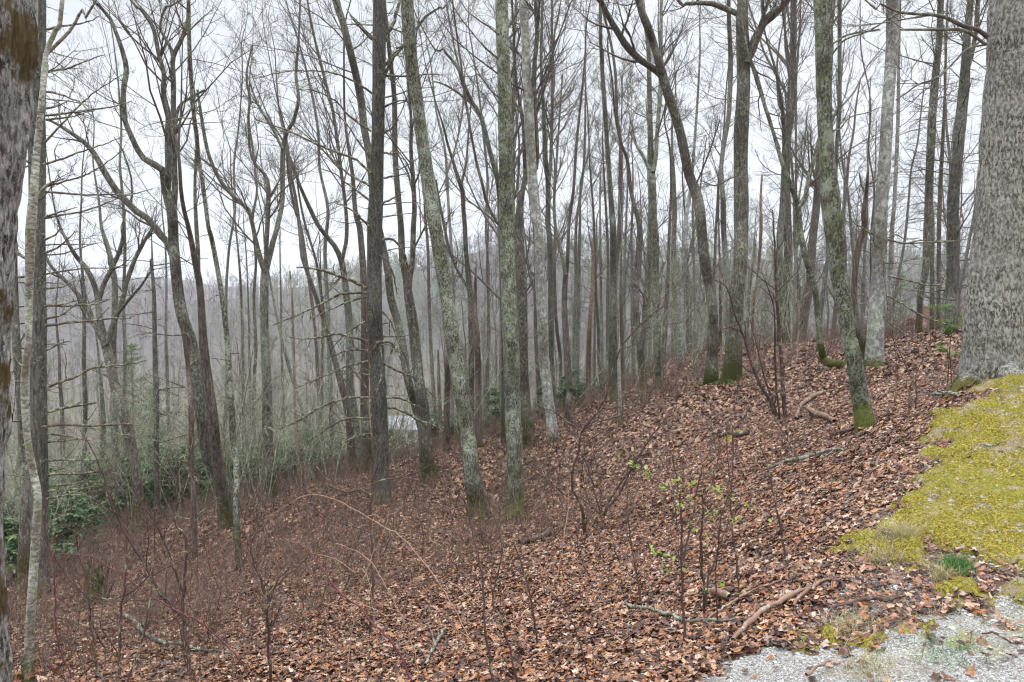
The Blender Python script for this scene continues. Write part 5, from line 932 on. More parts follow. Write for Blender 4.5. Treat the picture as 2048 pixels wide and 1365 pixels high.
TN = 'tan canes arching over the near slope'
Pp('cane', 'cane', 'longest arching tan cane reaching far left in front of the dead branched pine', [[(985,1420,5),(965,1365,5),(935,1275,5),(905,1210,4.5),(870,1155,4.5),(845,1122,4.5),(800,1072,4),(770,1055,4),(720,1025,4),(680,1005,3.5),(650,992,3.5),(625,989,3.5),(600,995,3),(560,1020,2),(530,1035,1.5)], [(735,1033,2.5),(752,1030,2),(768,1042,1.5)], [(750,1040,2.5),(753,1015,1.5)], [(845,1122,3),(858,1112,2),(868,1105,1.5)]], 'tan', k1=0, D=4.3, group=TN)
Pp('cane', 'cane', 'tan cane rising steeply to cross the longest arching one', [[(693,1372,4),(700,1290,4),(708,1235,4),(720,1180,3.5),(732,1145,3.5),(745,1110,3.5),(760,1080,3),(770,1055,3),(778,1025,2.5)], [(778,1030,2.5),(790,1025,2),(806,1012,1.5)]], 'tan', k1=0, D=4.0, group=TN)
Pp('cane', 'cane', 'tan cane bowed leftwards in the middle of the tangle', [[(848,1372,4.5),(830,1310,4.5),(815,1260,4.5),(798,1225,4),(780,1190,4),(758,1150,4),(742,1125,3.5),(722,1108,3),(700,1098,2.5),(672,1087,1.5)], [(797,1228,2.5),(770,1230,2.5),(740,1215,2.5),(715,1210,2),(690,1212,2),(650,1208,1.2)]], 'tan', k1=0, D=3.9, group=TN)
Pp('cane', 'cane', 'short pale cane arching left of the tangle', [[(760,1190,2.5),(735,1150,3),(715,1148,3),(700,1140,2.8),(680,1122,2.5),(650,1112,2),(622,1106,1.5)]], 'tan', k1=0, D=4.3, group=TN)
Pp('cane', 'cane', 'upright tan cane right of the tangle', [[(1080,1290,4),(1095,1230,4),(1105,1180,4),(1120,1120,4),(1130,1060,3.5),(1137,1010,3),(1134,970,2)], [(1105,1180,2.5),(1090,1150,2),(1072,1115,1.5)]], 'tan', k1=0, D=4.6, group=TN)
Pp('cane', 'cane', 'straight pale cane sloping down to the bottom edge right of the tangle', [[(1020,1372,4.5),(985,1330,4),(950,1290,4),(930,1270,3),(900,1250,2)]], 'tan', k1=0, D=3.5, group=TN)
Pp('cane', 'cane', 'pale curved cane low above the leaves right of the tangle', [[(1010,1275,3.5),(990,1250,3.5),(970,1222,3),(940,1195,3),(920,1178,2.5),(898,1162,2)]], 'tan', k1=0, D=4.2, group=TN)
Pp('cane', 'cane', 'tan cane with a forked tip crossing right of the tangle', [[(790,1205,3),(815,1185,3),(832,1160,3),(845,1135,3),(870,1105,2)], [(818,1265,3),(822,1220,3),(828,1180,2.5),(833,1162,2)]], 'tan', k1=0, D=4.1, group=TN)
Pp('sapling', SB, 'thin dark red stem standing between the two lichened trunks and the tangle', [[(992,1400,6),(980,1330,6),(971,1250,5.5),(968,1190,5),(960,1130,5),(948,1080,4.5),(935,1020,4),(922,985,3.5),(905,945,3),(890,925,2)]], 'stem', k1=3)
Pp('sapling', SB, 'thin dark red stem just right of that between the lichened trunks', [[(1042,1380,5),(1020,1300,5),(1000,1235,4.5),(985,1195,4),(1005,1100,3),(985,1030,3),(970,975,2.5),(950,930,2)]], 'stem', k1=4)
Pp('sapling', SB, 'twiggy dark sapling at the bottom left of the tangle', [[(545,1380,6),(538,1320,6),(535,1250,5.5),(530,1190,5),(518,1150,4),(505,1120,3),(495,1080,2)], [(530,1195,3),(560,1165,3),(600,1130,2),(615,1115,1.2)], [(532,1200,3),(550,1170,3),(590,1120,2)]], 'stem', k1=8)
Pp('sapling', SB, 'grey sapling standing in front of the dead branched pine', [[(732,1360,8),(738,1300,7),(742,1240,6.5),(746,1180,6.5),(744,1100,6),(741,1040,6),(742,990,5.5),(745,940,5),(745,880,4),(742,800,3.5),(738,720,3),(728,600,2.5),(720,500,1.5)], [(741,990,4),(722,980,4),(700,985,3.5),(682,983,3),(662,970,2.5),(648,955,2.5),(630,930,2)], [(744,970,3.5),(765,960,3.5),(800,955,3),(840,942,2.5),(880,920,1.5)], [(742,1065,3),(720,1057,3),(690,1050,2.5),(665,1040,2),(640,1025,2),(615,995,1)]], 'stem', D=5.0, k1=3)
Pp('shrub', 'shrub', 'spreading bare shrub with a curved dark stem right of the straight lichened trunk', [[(1170,1070,7),(1166,1030,7),(1160,1005,6),(1148,985,5.5),(1143,960,5),(1148,930,5),(1158,900,5),(1163,865,4.5),(1190,830,4),(1212,790,4),(1225,740,3.5),(1240,700,3),(1262,670,3),(1290,640,2.5),(1330,610,2)], [(1160,862,3.5),(1130,840,3),(1100,820,2.5),(1070,812,1.5)], [(1164,862,3.5),(1195,845,3.5),(1230,835,3),(1280,815,2),(1330,800,1.2)], [(1158,1000,4),(1130,990,4),(1105,965,3.5),(1075,940,3),(1050,925,2)]], 'stem', k1=7)
Pp('shrub', 'shrub', 'leafless shrub with several splayed stems in the middle of the leaf slope', [[(1208,1028,6),(1215,1010,6),(1235,975,5),(1262,935,4.5),(1290,890,3.5),(1320,850,2.5),(1345,820,1.5)], [(1205,1030,5),(1240,985,5),(1262,940,4),(1300,880,3),(1340,860,1.5)], [(1203,1030,4),(1190,990,4),(1180,950,3.5),(1170,920,3),(1150,880,2)], [(1200,1030,3),(1180,1010,3),(1110,960,2.5),(1060,925,2)]], 'stem', D=8.6, k1=7)
Pp('sapling', SB, 'slim dark multi stemmed sapling below the thick brown tree at right', [[(1570,838,9),(1566,780,8.5),(1563,722,8),(1558,655,7),(1553,588,6),(1549,488,4),(1545,420,2.5)], [(1560,838,5),(1553,780,4.5),(1550,700,4),(1548,620,3),(1530,560,2)], [(1556,838,5),(1545,800,5),(1530,760,4),(1515,700,3),(1500,640,2)]], 'stem', k1=3, k2=2)
Pp('sapling', SB, 'bent sapling arching leftwards below the thick brown tree', [[(1556,838,7),(1536,795,7),(1521,772,7),(1501,722,6),(1487,672,5),(1475,660,3.5),(1455,655,3),(1435,665,2)], [(1487,672,4),(1470,630,4),(1454,578,3),(1430,560,2)]], 'stem', k1=4, k2=2)
g0 = Pp('sapling', SB, 'young sapling bearing small bright green leaves in the near slope', [[(1368,1292,6),(1368,1240,6),(1363,1180,5.5),(1362,1120,5),(1364,1060,4.5),(1362,1020,4.5),(1356,980,4),(1350,940,3),(1345,915,2)], [(1364,1130,4),(1375,1080,4),(1385,1030,3.5),(1395,980,3),(1405,930,2.5)], [(1405,1010,3),(1375,998,3),(1350,985,2.5),(1320,965,2.2),(1295,945,2),(1270,930,2),(1248,918,1.5)], [(1362,1135,2.5),(1335,1118,2),(1318,1108,2),(1300,1098,1.2)]], 'stem', k1=2, k2=2)
def leafy(px_list, D, root, base, seed, s=.026):
    g = np.random.default_rng(seed); Vs = []
    for px, py, n, sp in px_list:
        for _ in range(n):
            c = at(px + g.normal()*sp, py + g.normal()*sp*.8, D + g.normal()*.05) - base; d = nrm(g.normal(size=3) + [0, 0, .5]); e = nrm(np.cross(d, g.normal(size=3))); l_ = s*g.uniform(.6, 1.3)
            Vs.append(np.stack([c, c + d*l_*.4 - e*l_*.32, c + d*l_*.8 - e*l_*.2, c + d*l_*1.1, c + d*l_*.8 + e*l_*.2, c + d*l_*.4 + e*l_*.32]))
    V = np.concatenate(Vs); mesh_np('leaves', V, [np.arange(len(V)).reshape(-1, 6)], M['green_leaf'], False, root)
leafy([(1238,913,2,3),(1259,922,2,4),(1262,937,2,3),(1278,933,3,5),(1293,942,4,6),(1305,952,4,5),(1320,968,3,5),(1336,968,3,5),(1330,981,3,5),(1360,965,4,6),(1360,992,3,5),(1376,995,2,4),(1383,970,2,3),(1392,988,2,3),(1365,1017,4,6),(1381,1055,3,5),(1304,1100,4,5),(1316,1108,4,4),(1332,1113,4,4),(1347,1122,4,4),(1332,1138,4,5),(1372,1135,2,3)], g0[2], g0[0], g0[1], 1)
g0 = Pp('sapling', SB, 'taller green leafed sapling right behind the first leafy one', [[(1410,1230,6),(1407,1180,5.5),(1403,1120,5.5),(1403,1060,5),(1406,1000,4.5),(1404,990,4)], [(1404,1010,3),(1420,970,3),(1428,950,2.5),(1440,900,2),(1430,850,1.5)]], 'stem', k1=3, k2=2)
leafy([(1430,982,4,6),(1435,990,5,5),(1445,978,4,5),(1432,1000,4,5),(1460,995,3,4),(1424,1028,4,5),(1428,1038,4,4),(1412,1026,2,3),(1417,1072,2,3),(1412,1085,3,4),(1414,1182,3,4),(1447,1171,2,3),(1478,1173,4,6),(1465,1040,5,6),(1482,1040,3,5),(1494,1012,3,5),(1515,1022,3,4),(1532,1033,3,4),(1445,1172,3,5)], g0[2], g0[0], g0[1], 2)
for lb, pts in [('thin bare shoot left of the leafy saplings', [(1286,1228,5),(1280,1190,5),(1272,1150,4.5),(1264,1100,4),(1258,1050,3.5),(1255,1000,2.5),(1250,950,2)]), ('thin shoot just right of the leafy saplings', [(1475,1210,4),(1475,1150,4),(1468,1090,4),(1462,1030,3.5),(1463,970,3),(1466,910,2.5),(1465,850,2)]),
    ('slender red shoot at the edge of the moss bank', [(1572,1120,5),(1565,1080,5),(1556,1030,4.5),(1545,980,4),(1535,930,3),(1520,890,2)]), ('branching shoot leaning right between the leafy sapling and the path', [(1412,1220,4),(1415,1160,4),(1430,1120,3.5),(1445,1080,3),(1456,1050,2.5),(1475,1010,2)]),
    ('dark thin stem left of the upright tan cane', [(1080,1300,5),(1068,1240,5),(1058,1180,4.5),(1045,1140,4),(1035,1100,3.5),(1025,1080,2.5)]), ('thin reddish shoot at the bottom centre', [(1180,1372,4),(1165,1310,4),(1150,1260,4),(1130,1215,3.5),(1095,1180,3),(1060,1150,2)])]:
    Pp('shoot', 'shoot', lb, [pts], 'stem', k1=3, k2=2)
g = np.random.default_rng(66)
shootM = []
for q in range(5):                              # a few kinds of thin shoot, then copies over the near slope
    tb = Tubes(); h = g.uniform(.6, 1.3); P = np.cumsum(np.r_[[[0, 0, -.03]], g.normal(size=(7, 3))*[.035, .035, 0] + [g.normal()*.03, g.normal()*.03, h/7]], 0); tb.add(P, np.linspace(.0045, .0018, 8), 5)
    P1, R1 = spawn(P[None], np.linspace(.004, .002, 8)[None], 9, g, .3, 1, 42, .3, .6, 5, .15, .1, .1, .0014, .5); tb.add(P1, R1, 3); P2, R2 = spawn(P1, R1, 4, g, .2, 1, 42, .45, .7, 3, .2, .1, .04, .001, .6); tb.add(P2, R2, 3); V, Fc = tb.arrays(); me = mesh_np('shoot', V, [Fc], M['stem']); shootM.append(me)
cnt = 0
for i_ in range(900):
    if cnt >= 130: break
    y_ = math.sqrt(g.uniform(9, 144)); x_ = g.uniform(-.75, .6)*y_
    if moss_m(np.array([x_]), np.array([y_]))[0] > -.25 or grav_m(np.array([x_]), np.array([y_]))[0] > -.2: continue
    px = 1024 + F*x_/y_
    if g.uniform() > float(np.clip(brush_density(np.array([x_]), np.array([y_]))[0] + .3, 0, 1)): continue
    o = shootM[cnt % 5]
    if cnt >= 5: o = o.copy(); COL.objects.link(o)
    zo = 'among the leaves at lower left' if px < 600 and y_ < 7 else 'among the near leaves at lower centre' if y_ < 7 and px < 1250 else 'on the open leaf slope by the path' if px >= 1250 else 'in the brush left of the dead branched pine' if px < 760 else 'in the brush around the lichened trunks'
    tag(o, 'thin bare reddish shoots standing ' + zo, 'shoot', 'bare shoots ' + zo); o.location = (x_, y_, float(H(x_, y_))); o.rotation_euler = (0, 0, g.uniform(0, 6.28)); s_ = g.uniform(.7, 1.3); o.scale = (s_,)*3; cnt += 1

# ------------------------------------------------------------------ fallen wood, stump, fungus, grass
def fallen(label, pts, mat='fallen', lift=.045, k1=3, name='fallen_branch', cat='branch', rough=.003):
    seedn[0] += 1; g = np.random.default_rng(seedn[0]); pl = []
    for px, py, w in pts:
        P = hit(px, py); pl.append((P[0], P[1], float(H(P[0], P[1])) + lift + w/2/F*P[1]*.6, w/2/F*P[1]*1.15))
    L = smooth_line(pl, .04); L[:, :3] += g.normal(size=(len(L), 3))*rough; L[:, 3] *= 1 + .12*g.normal(size=len(L)); base = L[0, :3].copy(); tb = Tubes(); tb.add(L[:, :3] - base, L[:, 3], 8)
    idx = np.linspace(0, len(L) - 1, 8).astype(int)
    if k1: P1, R1 = spawn(L[idx][None, :, :3] - base, L[idx][None, :, 3], k1, g, .2, 1, 45, .22, .45, 5, .15, .02, .06, .0018, .4, .6); tb.add(P1, R1, 4); P2, R2 = spawn(P1, R1, 2, g, .3, 1, 45, .45, .6, 3, .15, 0, .03, .0012, .5, .6); tb.add(P2, R2, 3)
    V, Fc = tb.arrays(); o = mesh_np(name, V, [Fc], M[mat]); o.location = [float(c) for c in base]; return tag(o, label, cat)
fallen('white lichened branch lying on leaves at lower left', [(232,1232,4),(262,1245,6),(285,1265,7),(305,1282,7),(330,1295,7),(362,1302,6),(400,1308,5),(440,1318,4),(470,1330,3)], 'whitelich', k1=5)
fallen('lichen crusted branch lying below the leafy saplings', [(1250,1222,4),(1270,1228,6),(1295,1234,6),(1320,1245,6),(1345,1252,6),(1380,1252,5),(1415,1248,5),(1445,1250,4),(1475,1250,3)], 'whitelich', k1=5)
fallen('dark branch curving up from the lichen crusted one to the path', [(1415,1245,4),(1440,1225,4),(1470,1212,4),(1500,1198,4),(1530,1190,4),(1560,1180,3)], 'fallen')
fallen('reddish brown branch lying beside the gravel', [(1466,1298,8),(1485,1278,9),(1500,1262,10),(1525,1245,10),(1550,1228,9),(1580,1210,8),(1620,1195,6)], 'fallen')
fallen('thin grey branch lying right of the reddish brown one', [(1585,1225,5),(1610,1205,6),(1630,1190,6),(1645,1176,5),(1680,1175,4)], 'fallen')
fallen('dark stick lying across the pebbles', [(1660,1232,4),(1700,1224,6),(1740,1216,7),(1770,1212,8),(1808,1209,4)], 'stem')
fallen('greenish lichened stick lying where leaves meet the moss bank', [(1536,945,5),(1570,938,7),(1600,935,7),(1630,925,6),(1660,918,5),(1690,916,3)], 'whitelich', k1=4)
fallen('short bleached stick on the moss bank', [(1955,908,3),(1975,905,6),(1995,903,6),(2018,896,4)], 'whitelich', k1=2)
fallen('forked grey stick lying below the right edge tree', [(1870,795,5),(1885,798,6),(1900,805,6),(1918,810,4)], 'whitelich', k1=3)
fallen('curved grey root like branch on the leaves left of the green leaning tree', [(1592,845,5),(1600,825,7),(1612,812,8),(1630,803,8),(1652,798,7)], 'fallen')
fallen('short thick log piece left of the green leaning tree', [(1618,830,8),(1635,842,11),(1652,850,10),(1668,856,7)], 'fallen', k1=0)
fallen('dark limb lying at the foot of the green leaning tree', [(1665,880,6),(1690,872,7),(1712,862,6)], 'stem', k1=2)
fallen('mossy log half sunk in leaves below the crest', [(1438,884,7),(1455,882,9),(1475,884,9),(1497,880,6)], 'stem', k1=0)
fallen('rotten moss capped log lying below the straight lichened trunk', [(1038,1100,8),(1065,1092,11),(1090,1080,12),(1102,1070,8)], 'stem', k1=0)
fallen('mossy log at the foot of the dead branched pine', [(680,1000,8),(700,998,12),(720,996,12),(738,992,8)], 'stem', k1=0)
fallen('brown flat piece of bark lying right of the leafy saplings', [(1412,1198,10),(1435,1204,14),(1460,1208,10)], 'fallen', k1=0)
fallen('thin brown stick on the gravel at the lower right', [(1965,1298,3),(1985,1302,4),(2005,1308,4),(2022,1318,3)], 'stem', k1=1)
fallen('brown twig lying by the bottom edge of the gravel', [(1610,1365,5),(1635,1350,5),(1660,1338,4)], 'fallen', k1=1)
fallen('long thin branch slanting across leaves by the lower left saplings', [(105,1242,4),(140,1248,4),(170,1258,4),(215,1262,4),(240,1255,3)], 'fallen')
fallen('long lichened stick leaning low right of the grey sapling', [(850,1345,5),(865,1315,6),(880,1290,6),(890,1272,4)], 'whitelich', k1=2)
fallen('bright torn orange limb hanging among the dead pine branches', [(140,992,3),(155,988,5),(172,982,6),(184,977,4)], 'orange', k1=0, name='torn_limb')
def mossy_pad(label, px, py, w, h, seed, mat='moss'):
    P = hit(px, py); D = P[1]; rx = w/2/F*D; g = np.random.default_rng(seed); nr, na = 6, 22; Vs = [(0, 0, rx*.42)]
    for i_ in range(1, nr):
        for j_ in range(na):
            r = i_/(nr - 1); a = j_*2*PI/na; k = 1 + .22*math.sin(a*3 + seed) + .15*g.normal()*.5; z = rx*.42*(1 - r**2.2) - .03*r + g.normal()*.006; Vs.append((rx*r*k*math.cos(a), rx*.6*r*k*math.sin(a), z))
    V = np.array(Vs); sx_, sy_ = slope(P[0], P[1]); V[:, 2] += V[:, 0]*float(sx_) + V[:, 1]*float(sy_)
    tri = np.array([(0, 1 + j_, 1 + (j_ + 1) % na) for j_ in range(na)]); qd = np.array([(1 + i_*na + j_, 1 + (i_ + 1)*na + j_, 1 + (i_ + 1)*na + (j_ + 1) % na, 1 + i_*na + (j_ + 1) % na) for i_ in range(nr - 2) for j_ in range(na)])
    o = mesh_np('moss_cushion', V, [tri, qd], M[mat]); o.location = (P[0], P[1], float(H(P[0], P[1])) + .01); tag(o, label, 'moss')
mossy_pad('moss cushion at the foot of the sinuous leaner', 1448, 768, 30, 10, 3)
mossy_pad('green moss cushion on leaves above the rotten log', 1120, 1055, 22, 10, 5)
mossy_pad('moss cushion on the mossy log at the pine foot', 707, 996, 50, 10, 6)
mossy_pad('yellow moss cushion right of the mossy log by the pine', 785, 1000, 36, 12, 7)
mossy_pad('moss cushion on the half sunk log below the crest', 1468, 880, 52, 9, 8)
mossy_pad('rounded moss mound on the lip of the bank', 1845, 1070, 90, 40, 9)
mossy_pad('small moss cushion among the pebbles', 1770, 1198, 28, 12, 10)
mossy_pad('moss cushion at the elbow of the bent tree', 1662, 738, 40, 9, 11)

# mossy rotten stump
P = hit(190, 1205); Ds = P[1]; zb = float(H(P[0], P[1])); st = empty('rotten_stump', (P[0], P[1], zb), 'mossy rotten stump among brush at lower left', 'stump'); r = 15/F*Ds; hgt = 85/F*Ds
na = 26; rows = 10; V = []; g = np.random.default_rng(8)
topj = np.array([1 + .25*math.sin(j_*.9) + g.uniform(-.28, .12) - (.45 if 9 < j_ < 15 else 0) for j_ in range(na)])
for i_ in range(rows):
    for j_ in range(na):
        a = j_*2*PI/na; t = i_/(rows - 1); k = r*(1.3 - .45*t + .5*math.exp(-t*7))*(1 + .1*math.sin(a*4) + g.normal()*.03); V.append((k*math.cos(a), k*math.sin(a), hgt*t*topj[j_] - .04))
for i_ in range(rows - 1, 4, -1):
    for j_ in range(na):
        a = j_*2*PI/na; t = i_/(rows - 1); k = r*(.62 - .1*(rows - 1 - i_)*.5); V.append((k*math.cos(a), k*math.sin(a), hgt*t*topj[j_] - .05))
nr = rows + (rows - 5); Fc = np.array([(i_*na + j_, i_*na + (j_ + 1) % na, (i_ + 1)*na + (j_ + 1) % na, (i_ + 1)*na + j_) for i_ in range(nr - 1) for j_ in range(na)])
mesh_np('stump_wood', np.array(V), [Fc], M['brown'], True, st)
tb = Tubes()
for a_, l_ in ((.3, 1.3), (-.5, .9), (.9, .7)): tb.add(np.array([[r*.9, 0, 0], [r*1.2 + a_*.05, .02, hgt*.4*l_], [r*1.5 + a_*.1, .03, hgt*.75*l_]]), np.array([.035, .028, .01]), 7)
tb.build('splinters', M['snag'], st, (0, 0, 0))

# shelf fungus on the stout conifer
for q, (px, py, s) in enumerate([(1903, 600, .10), (1892, 616, .07)]):
    P = at(px, py, 13.2); V = [(0, 0, .018), (0, 0, -.02)]; n = 16
    for j_ in range(n):
        a = PI + j_*PI/(n - 1); V.append((s*math.cos(a), s*.9*math.sin(a), -.004 + .004*math.sin(j_*2)))
    Fc = np.array([(0, 2 + j_, 3 + j_) for j_ in range(n - 1)] + [(1, 3 + j_, 2 + j_) for j_ in range(n - 1)])
    M.setdefault('fung', plain('shelf_fungus', (.10, .055, .06)))
    tag(mesh_np('shelf_fungus', np.array(V), [Fc], M['fung'], True, None, P), ['wide dark bracket fungus on the stout conifer', 'smaller bracket fungus lower left on the stout conifer'][q], 'fungus')

# tufts of grass
def tuft(px, py, n, h, mat, label, rad=.05, lean=.5, seed=1):
    P = hit(px, py); g = np.random.default_rng(seed); x = P[0] + g.normal(size=n)*rad; y = P[1] + g.normal(size=n)*rad; V, Fc = blades(x, y, h, .0013, g, lean, .02)
    o = mesh_np('grass_tuft', V - P, [Fc], M[mat], False, None, P); tag(o, label, 'grass tuft')
tuft(1910, 1150, 700, .07, 'grass', 'dark green grass tuft on the path edge below the moss bank', .038, .35, 1)
tuft(1885, 1165, 260, .07, 'straw', 'straw coloured tuft against the dark green one', .03, .8, 2)
tuft(1798, 1085, 500, .10, 'straw', 'bleached grass tuft hanging from the lip of the moss bank', .04, .9, 3)
tuft(1760, 1120, 300, .07, 'straw', 'smaller bleached tuft at the foot of the moss bank', .05, 1., 4)
tuft(1700, 1265, 260, .05, 'straw', 'thin straw tuft on the near pebbles left', .07, .9, 5)
tuft(1740, 1340, 300, .05, 'straw', 'sparse grass tuft near the bottom edge of the gravel', .07, .7, 6)
tuft(1900, 1330, 200, .04, 'grass', 'small green tuft in the gravel at lower right', .09, .8, 7)
g = np.random.default_rng(14); x = g.uniform(.8, 5.5, 26000); y = g.uniform(2.3, 6.2, 26000); m_ = moss_m(x, y); k = (((m_ > -.22) & (m_ < .12)) | (np.abs(grav_m(x, y)) < .14)) & (fbm(x/.25, y/.25, 0, 77) > .05) & (x < .8*y + .3)
V, Fc = blades(x[k], y[k], .035, .0011, g, 1.1, .008); tag(mesh_np('dry_grass', V, [Fc], M['straw'], False), 'sparse dry grass fringing the moss', 'grass', kind='stuff')

# hemlock sprays left of the big right edge trunk
def hemlock(label, base, sprays, D, seed):
    g = np.random.default_rng(seed); b0 = at(*base, D); b0[2] = float(H(b0[0], D)); root = empty('hemlock_seedling', b0, label, 'seedling'); tb = Tubes(); Vs = []
    s0 = [tuple(b0)] + [tuple(at(px, py, D)) for px, py in sprays[0]]; L = smooth_line(np.c_[np.array(s0), np.linspace(.008, .003, len(s0))], .05); tb.add(L[:, :3] - b0, L[:, 3], 5)
    for sp in sprays[1:]:
        p = np.array([at(px, py, D + g.normal()*.1) for px, py in sp]); L = smooth_line(np.c_[p, np.linspace(.004, .0015, len(p))], .03); tb.add(L[:, :3] - b0, L[:, 3], 4)
        P1, R1 = spawn(L[None, :, :3] - b0, L[None, :, 3], 14, g, .05, 1, 55, .2, .6, 5, .1, -.05, .05, .0012, .6, .8); tb.add(P1, R1, 3); q = P1.reshape(-1, 3); q = np.repeat(q, 9, 0) + g.normal(size=(len(q)*9, 3))*.01
        d = nrm(g.normal(size=q.shape)*[1, 1, .3])*.02; e = nrm(np.cross(d, [0, 0, 1.]))*.003; Vs.append(np.stack([q - e, q + e, q + d], 1).reshape(-1, 3))
    tb.build('stem', M['stem'], root, (0, 0, 0)); V = np.concatenate(Vs); mesh_np('needles', V, [np.arange(len(V)).reshape(-1, 3)], M['hemlock'], False, root)
hemlock('green hemlock seedling with feathery sprays left of the right edge tree', (1895, 740), [[(1900,690),(1905,655),(1912,620)], [(1912,625),(1890,619),(1870,614),(1852,608)], [(1910,640),(1892,641),(1878,645)], [(1912,615),(1895,612),(1880,614)], [(1914,650),(1900,655),(1885,662)], [(1914,622),(1922,635),(1928,650)]], 8.6, 1)
hemlock('low hemlock seedling spread over leaves at the foot of the right edge tree', (1905, 735), [[(1900,718),(1895,705)], [(1900,712),(1880,700),(1862,703)], [(1902,715),(1915,705),(1925,712)], [(1896,704),(1885,696),(1875,690)]], 9.2, 2)

# ------------------------------------------------------------------ the cabin and the cottage
def box(V, Fc, c0, c1):
    b = len(V); x0, y0, z0 = c0; x1, y1, z1 = c1; V += [(x0,y0,z0),(x1,y0,z0),(x1,y1,z0),(x0,y1,z0),(x0,y0,z1),(x1,y0,z1),(x1,y1,z1),(x0,y1,z1)]
    Fc += [(b,b+3,b+2,b+1),(b+4,b+5,b+6,b+7),(b,b+1,b+5,b+4),(b+1,b+2,b+6,b+5),(b+2,b+3,b+7,b+6),(b+3,b,b+4,b+7)]
def boxes(name, L, mat, parent):
    V, Fc = [], []
    for a, b in L: box(V, Fc, a, b)
    return mesh_np(name, np.array(V, float), [np.array(Fc)], mat, False, parent)
M['siding'] = plain('dark_brown_siding', (.12, .075, .055)); M['roof'] = plain('reddish_shingles', (.19, .115, .09), .9); M['trim'] = plain('pale_wood_trim', (.42, .32, .25)); M['white'] = plain('white_paint', (.8, .82, .84), .5, .3, .03)
M['glass'] = plain('window_glass', (.05, .06, .07), .08, .6); M['brick'] = plain('red_brick', (.25, .14, .11), .9); M['greyroof'] = plain('grey_roofing', (.22, .23, .25), .8)
Dc = 62.0; ap = at(1824, 628, Dc); zc = float(H(ap[0], Dc)); hA = ap[2] - zc; cab = empty('cabin', (ap[0], Dc, zc), 'small brown cabin with a reddish gable roof and white framed window behind the crest', 'cabin')
cab.rotation_euler = (0, 0, -.62); eh = hA - 2.0; hw = 2.4; dp = 6.0; pitch = 2.0/2.4
V = [(-hw, 0, -.5), (hw, 0, -.5), (hw, 0, eh), (0, 0, hA - .1), (-hw, 0, eh), (-hw, dp, -.5), (hw, dp, -.5), (hw, dp, eh), (0, dp, hA - .1), (-hw, dp, eh)]
mesh_np('wall', np.array(V), [np.array([(0, 1, 2, 3, 4), (9, 8, 7, 6, 5)]), np.array([(1, 6, 7, 2), (5, 0, 4, 9)])], M['siding'], False, cab)
def slab(sg):
    e = hw + .7; z1 = hA; z0 = hA - e*pitch; t = .16; V = [(0, -.6, z1), (sg*e, -.6, z0), (sg*e, dp + .6, z0), (0, dp + .6, z1), (0, -.6, z1 - t), (sg*e, -.6, z0 - t), (sg*e, dp + .6, z0 - t), (0, dp + .6, z1 - t)]
    return mesh_np('roof', np.array(V), [np.array([(0, 1, 2, 3), (7, 6, 5, 4), (0, 4, 5, 1), (1, 5, 6, 2), (2, 6, 7, 3), (3, 7, 4, 0)])], M['roof'], False, cab)
for sg in (-1, 1):
    slab(sg); e = hw + .7; V = []; z0 = hA - e*pitch
    V = [(0, -.66, hA - .02), (sg*e, -.66, z0 - .02), (sg*e, -.66, z0 - .30), (0, -.66, hA - .32), (0, -.605, hA - .02), (sg*e, -.605, z0 - .02), (sg*e, -.605, z0 - .30), (0, -.605, hA - .32)]
    mesh_np('fascia', np.array(V), [np.array([(0, 1, 2, 3), (7, 6, 5, 4), (0, 4, 5, 1), (3, 2, 6, 7), (1, 5, 6, 2), (0, 3, 7, 4)])], M['trim'], False, cab)
wx = -.15; wz = hA - 1.15; ww, wh = .32, .42
wf = boxes('window', [((wx - ww, -.06, wz - wh), (wx + ww, -.03, wz + wh))], M['glass'], cab)
boxes('window_frame', [((wx - ww - .08, -.10, wz - wh - .08), (wx - ww, -.02, wz + wh + .08)), ((wx + ww, -.10, wz - wh - .08), (wx + ww + .08, -.02, wz + wh + .08)), ((wx - ww, -.10, wz + wh), (wx + ww, -.02, wz + wh + .08)), ((wx - ww, -.10, wz - wh - .08), (wx + ww, -.02, wz - wh)), ((wx - .02, -.09, wz - wh), (wx + .02, -.065, wz + wh)), ((wx - ww, -.095, wz - .03), (wx - .022, -.065, wz + .03)), ((wx + .022, -.095, wz - .03), (wx + ww, -.065, wz + .03))], M['white'], wf)
boxes('chimney', [((.55, 2.0, hA - 1.5), (1.25, 2.7, hA + .55)), ((.5, 1.95, hA + .55), (1.3, 2.75, hA + .68))], M['brick'], cab)
boxes('door', [((1.0, -.07, 0), (1.9, -.02, 2.0))], M['trim'], cab)
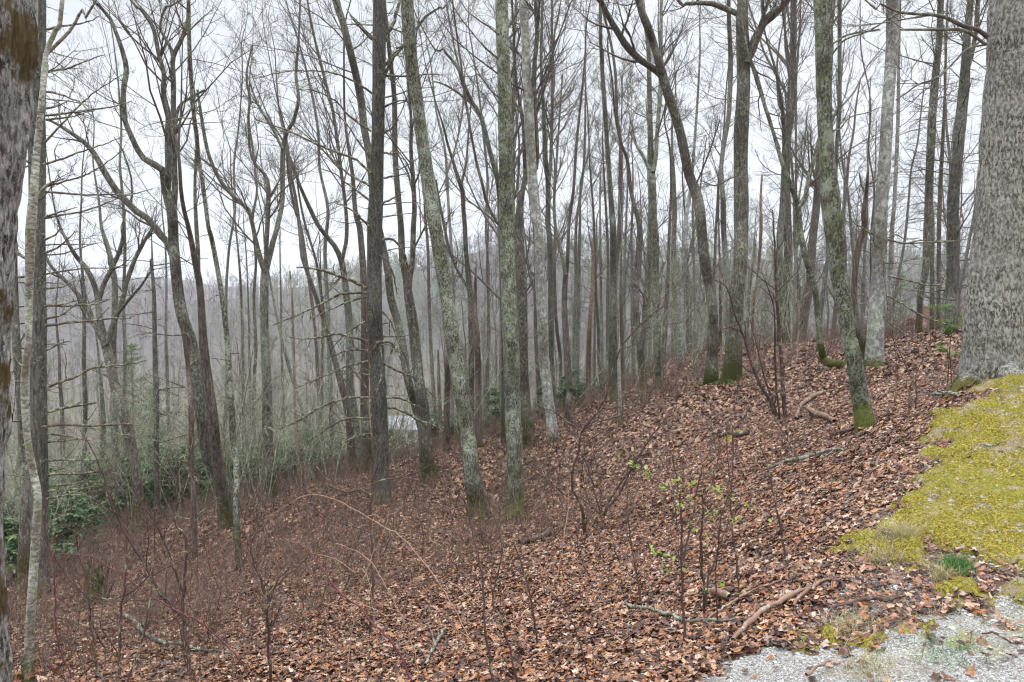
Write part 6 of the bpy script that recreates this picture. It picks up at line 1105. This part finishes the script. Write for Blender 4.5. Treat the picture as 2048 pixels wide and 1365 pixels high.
Dw = 58.0; a0 = at(778, 862, Dw); zw = float(H(a0[0] + 2.3, Dw)); topz = at(830, 845, Dw)[2] - zw; cot = empty('cottage', (a0[0] + 2.3, Dw, zw), 'white cottage glimpsed low between the dead branched pine and its right neighbours', 'cottage'); hh = max(topz, 1.5)
boxes('wall', [((-2.3, 0, -1.0), (2.3, 4, hh - .5))], M['white'], cot)
V = [(-2.7, -.5, hh - .55), (2.7, -.5, hh - .55), (2.7, 2, hh + .25), (-2.7, 2, hh + .25), (2.7, 4.5, hh - .55), (-2.7, 4.5, hh - .55)]
V += [(x_, y_, z_ - .15) for x_, y_, z_ in V]
mesh_np('roof', np.array(V), [np.array([(0, 1, 2, 3), (3, 2, 4, 5), (9, 8, 7, 6), (11, 10, 8, 9), (0, 6, 7, 1), (5, 4, 10, 11), (1, 7, 8, 2), (2, 8, 10, 4), (0, 3, 9, 6), (3, 5, 11, 9)])], M['greyroof'], False, cot)
for wx_ in (-1.5, -.4, 1.3): q_ = boxes('window', [((wx_ - .28, -.05, hh - 1.35), (wx_ + .28, -.02, hh - .75))], M['glass'], cot); boxes('window_frame', [((wx_ - .34, -.08, hh - .75), (wx_ + .34, -.015, hh - .69)), ((wx_ - .34, -.08, hh - 1.41), (wx_ + .34, -.015, hh - 1.35))], M['greyroof'], q_)

# ------------------------------------------------------------------ air
hz = bpy.data.meshes.new('haze'); V, Fc = [], []; box(V, Fc, (-920, -75, -60), (920, 920, 130)); hz.from_pydata(V, [], Fc); ho = bpy.data.objects.new('haze', hz); COL.objects.link(ho); tag(ho, 'pale mist hanging in the valley air', 'haze', kind='stuff')
hm = bpy.data.materials.new('haze'); hm.use_nodes = True; ht = hm.node_tree; ht.nodes.clear(); ov = N(ht, 'ShaderNodeOutputMaterial'); pv = N(ht, 'ShaderNodeVolumePrincipled')
pv.inputs['Color'].default_value = (.92, .95, 1, 1); pv.inputs['Density'].default_value = .0005; pv.inputs['Anisotropy'].default_value = 0; ht.links.new(pv.outputs[0], ov.inputs['Volume']); hz.materials.append(hm)
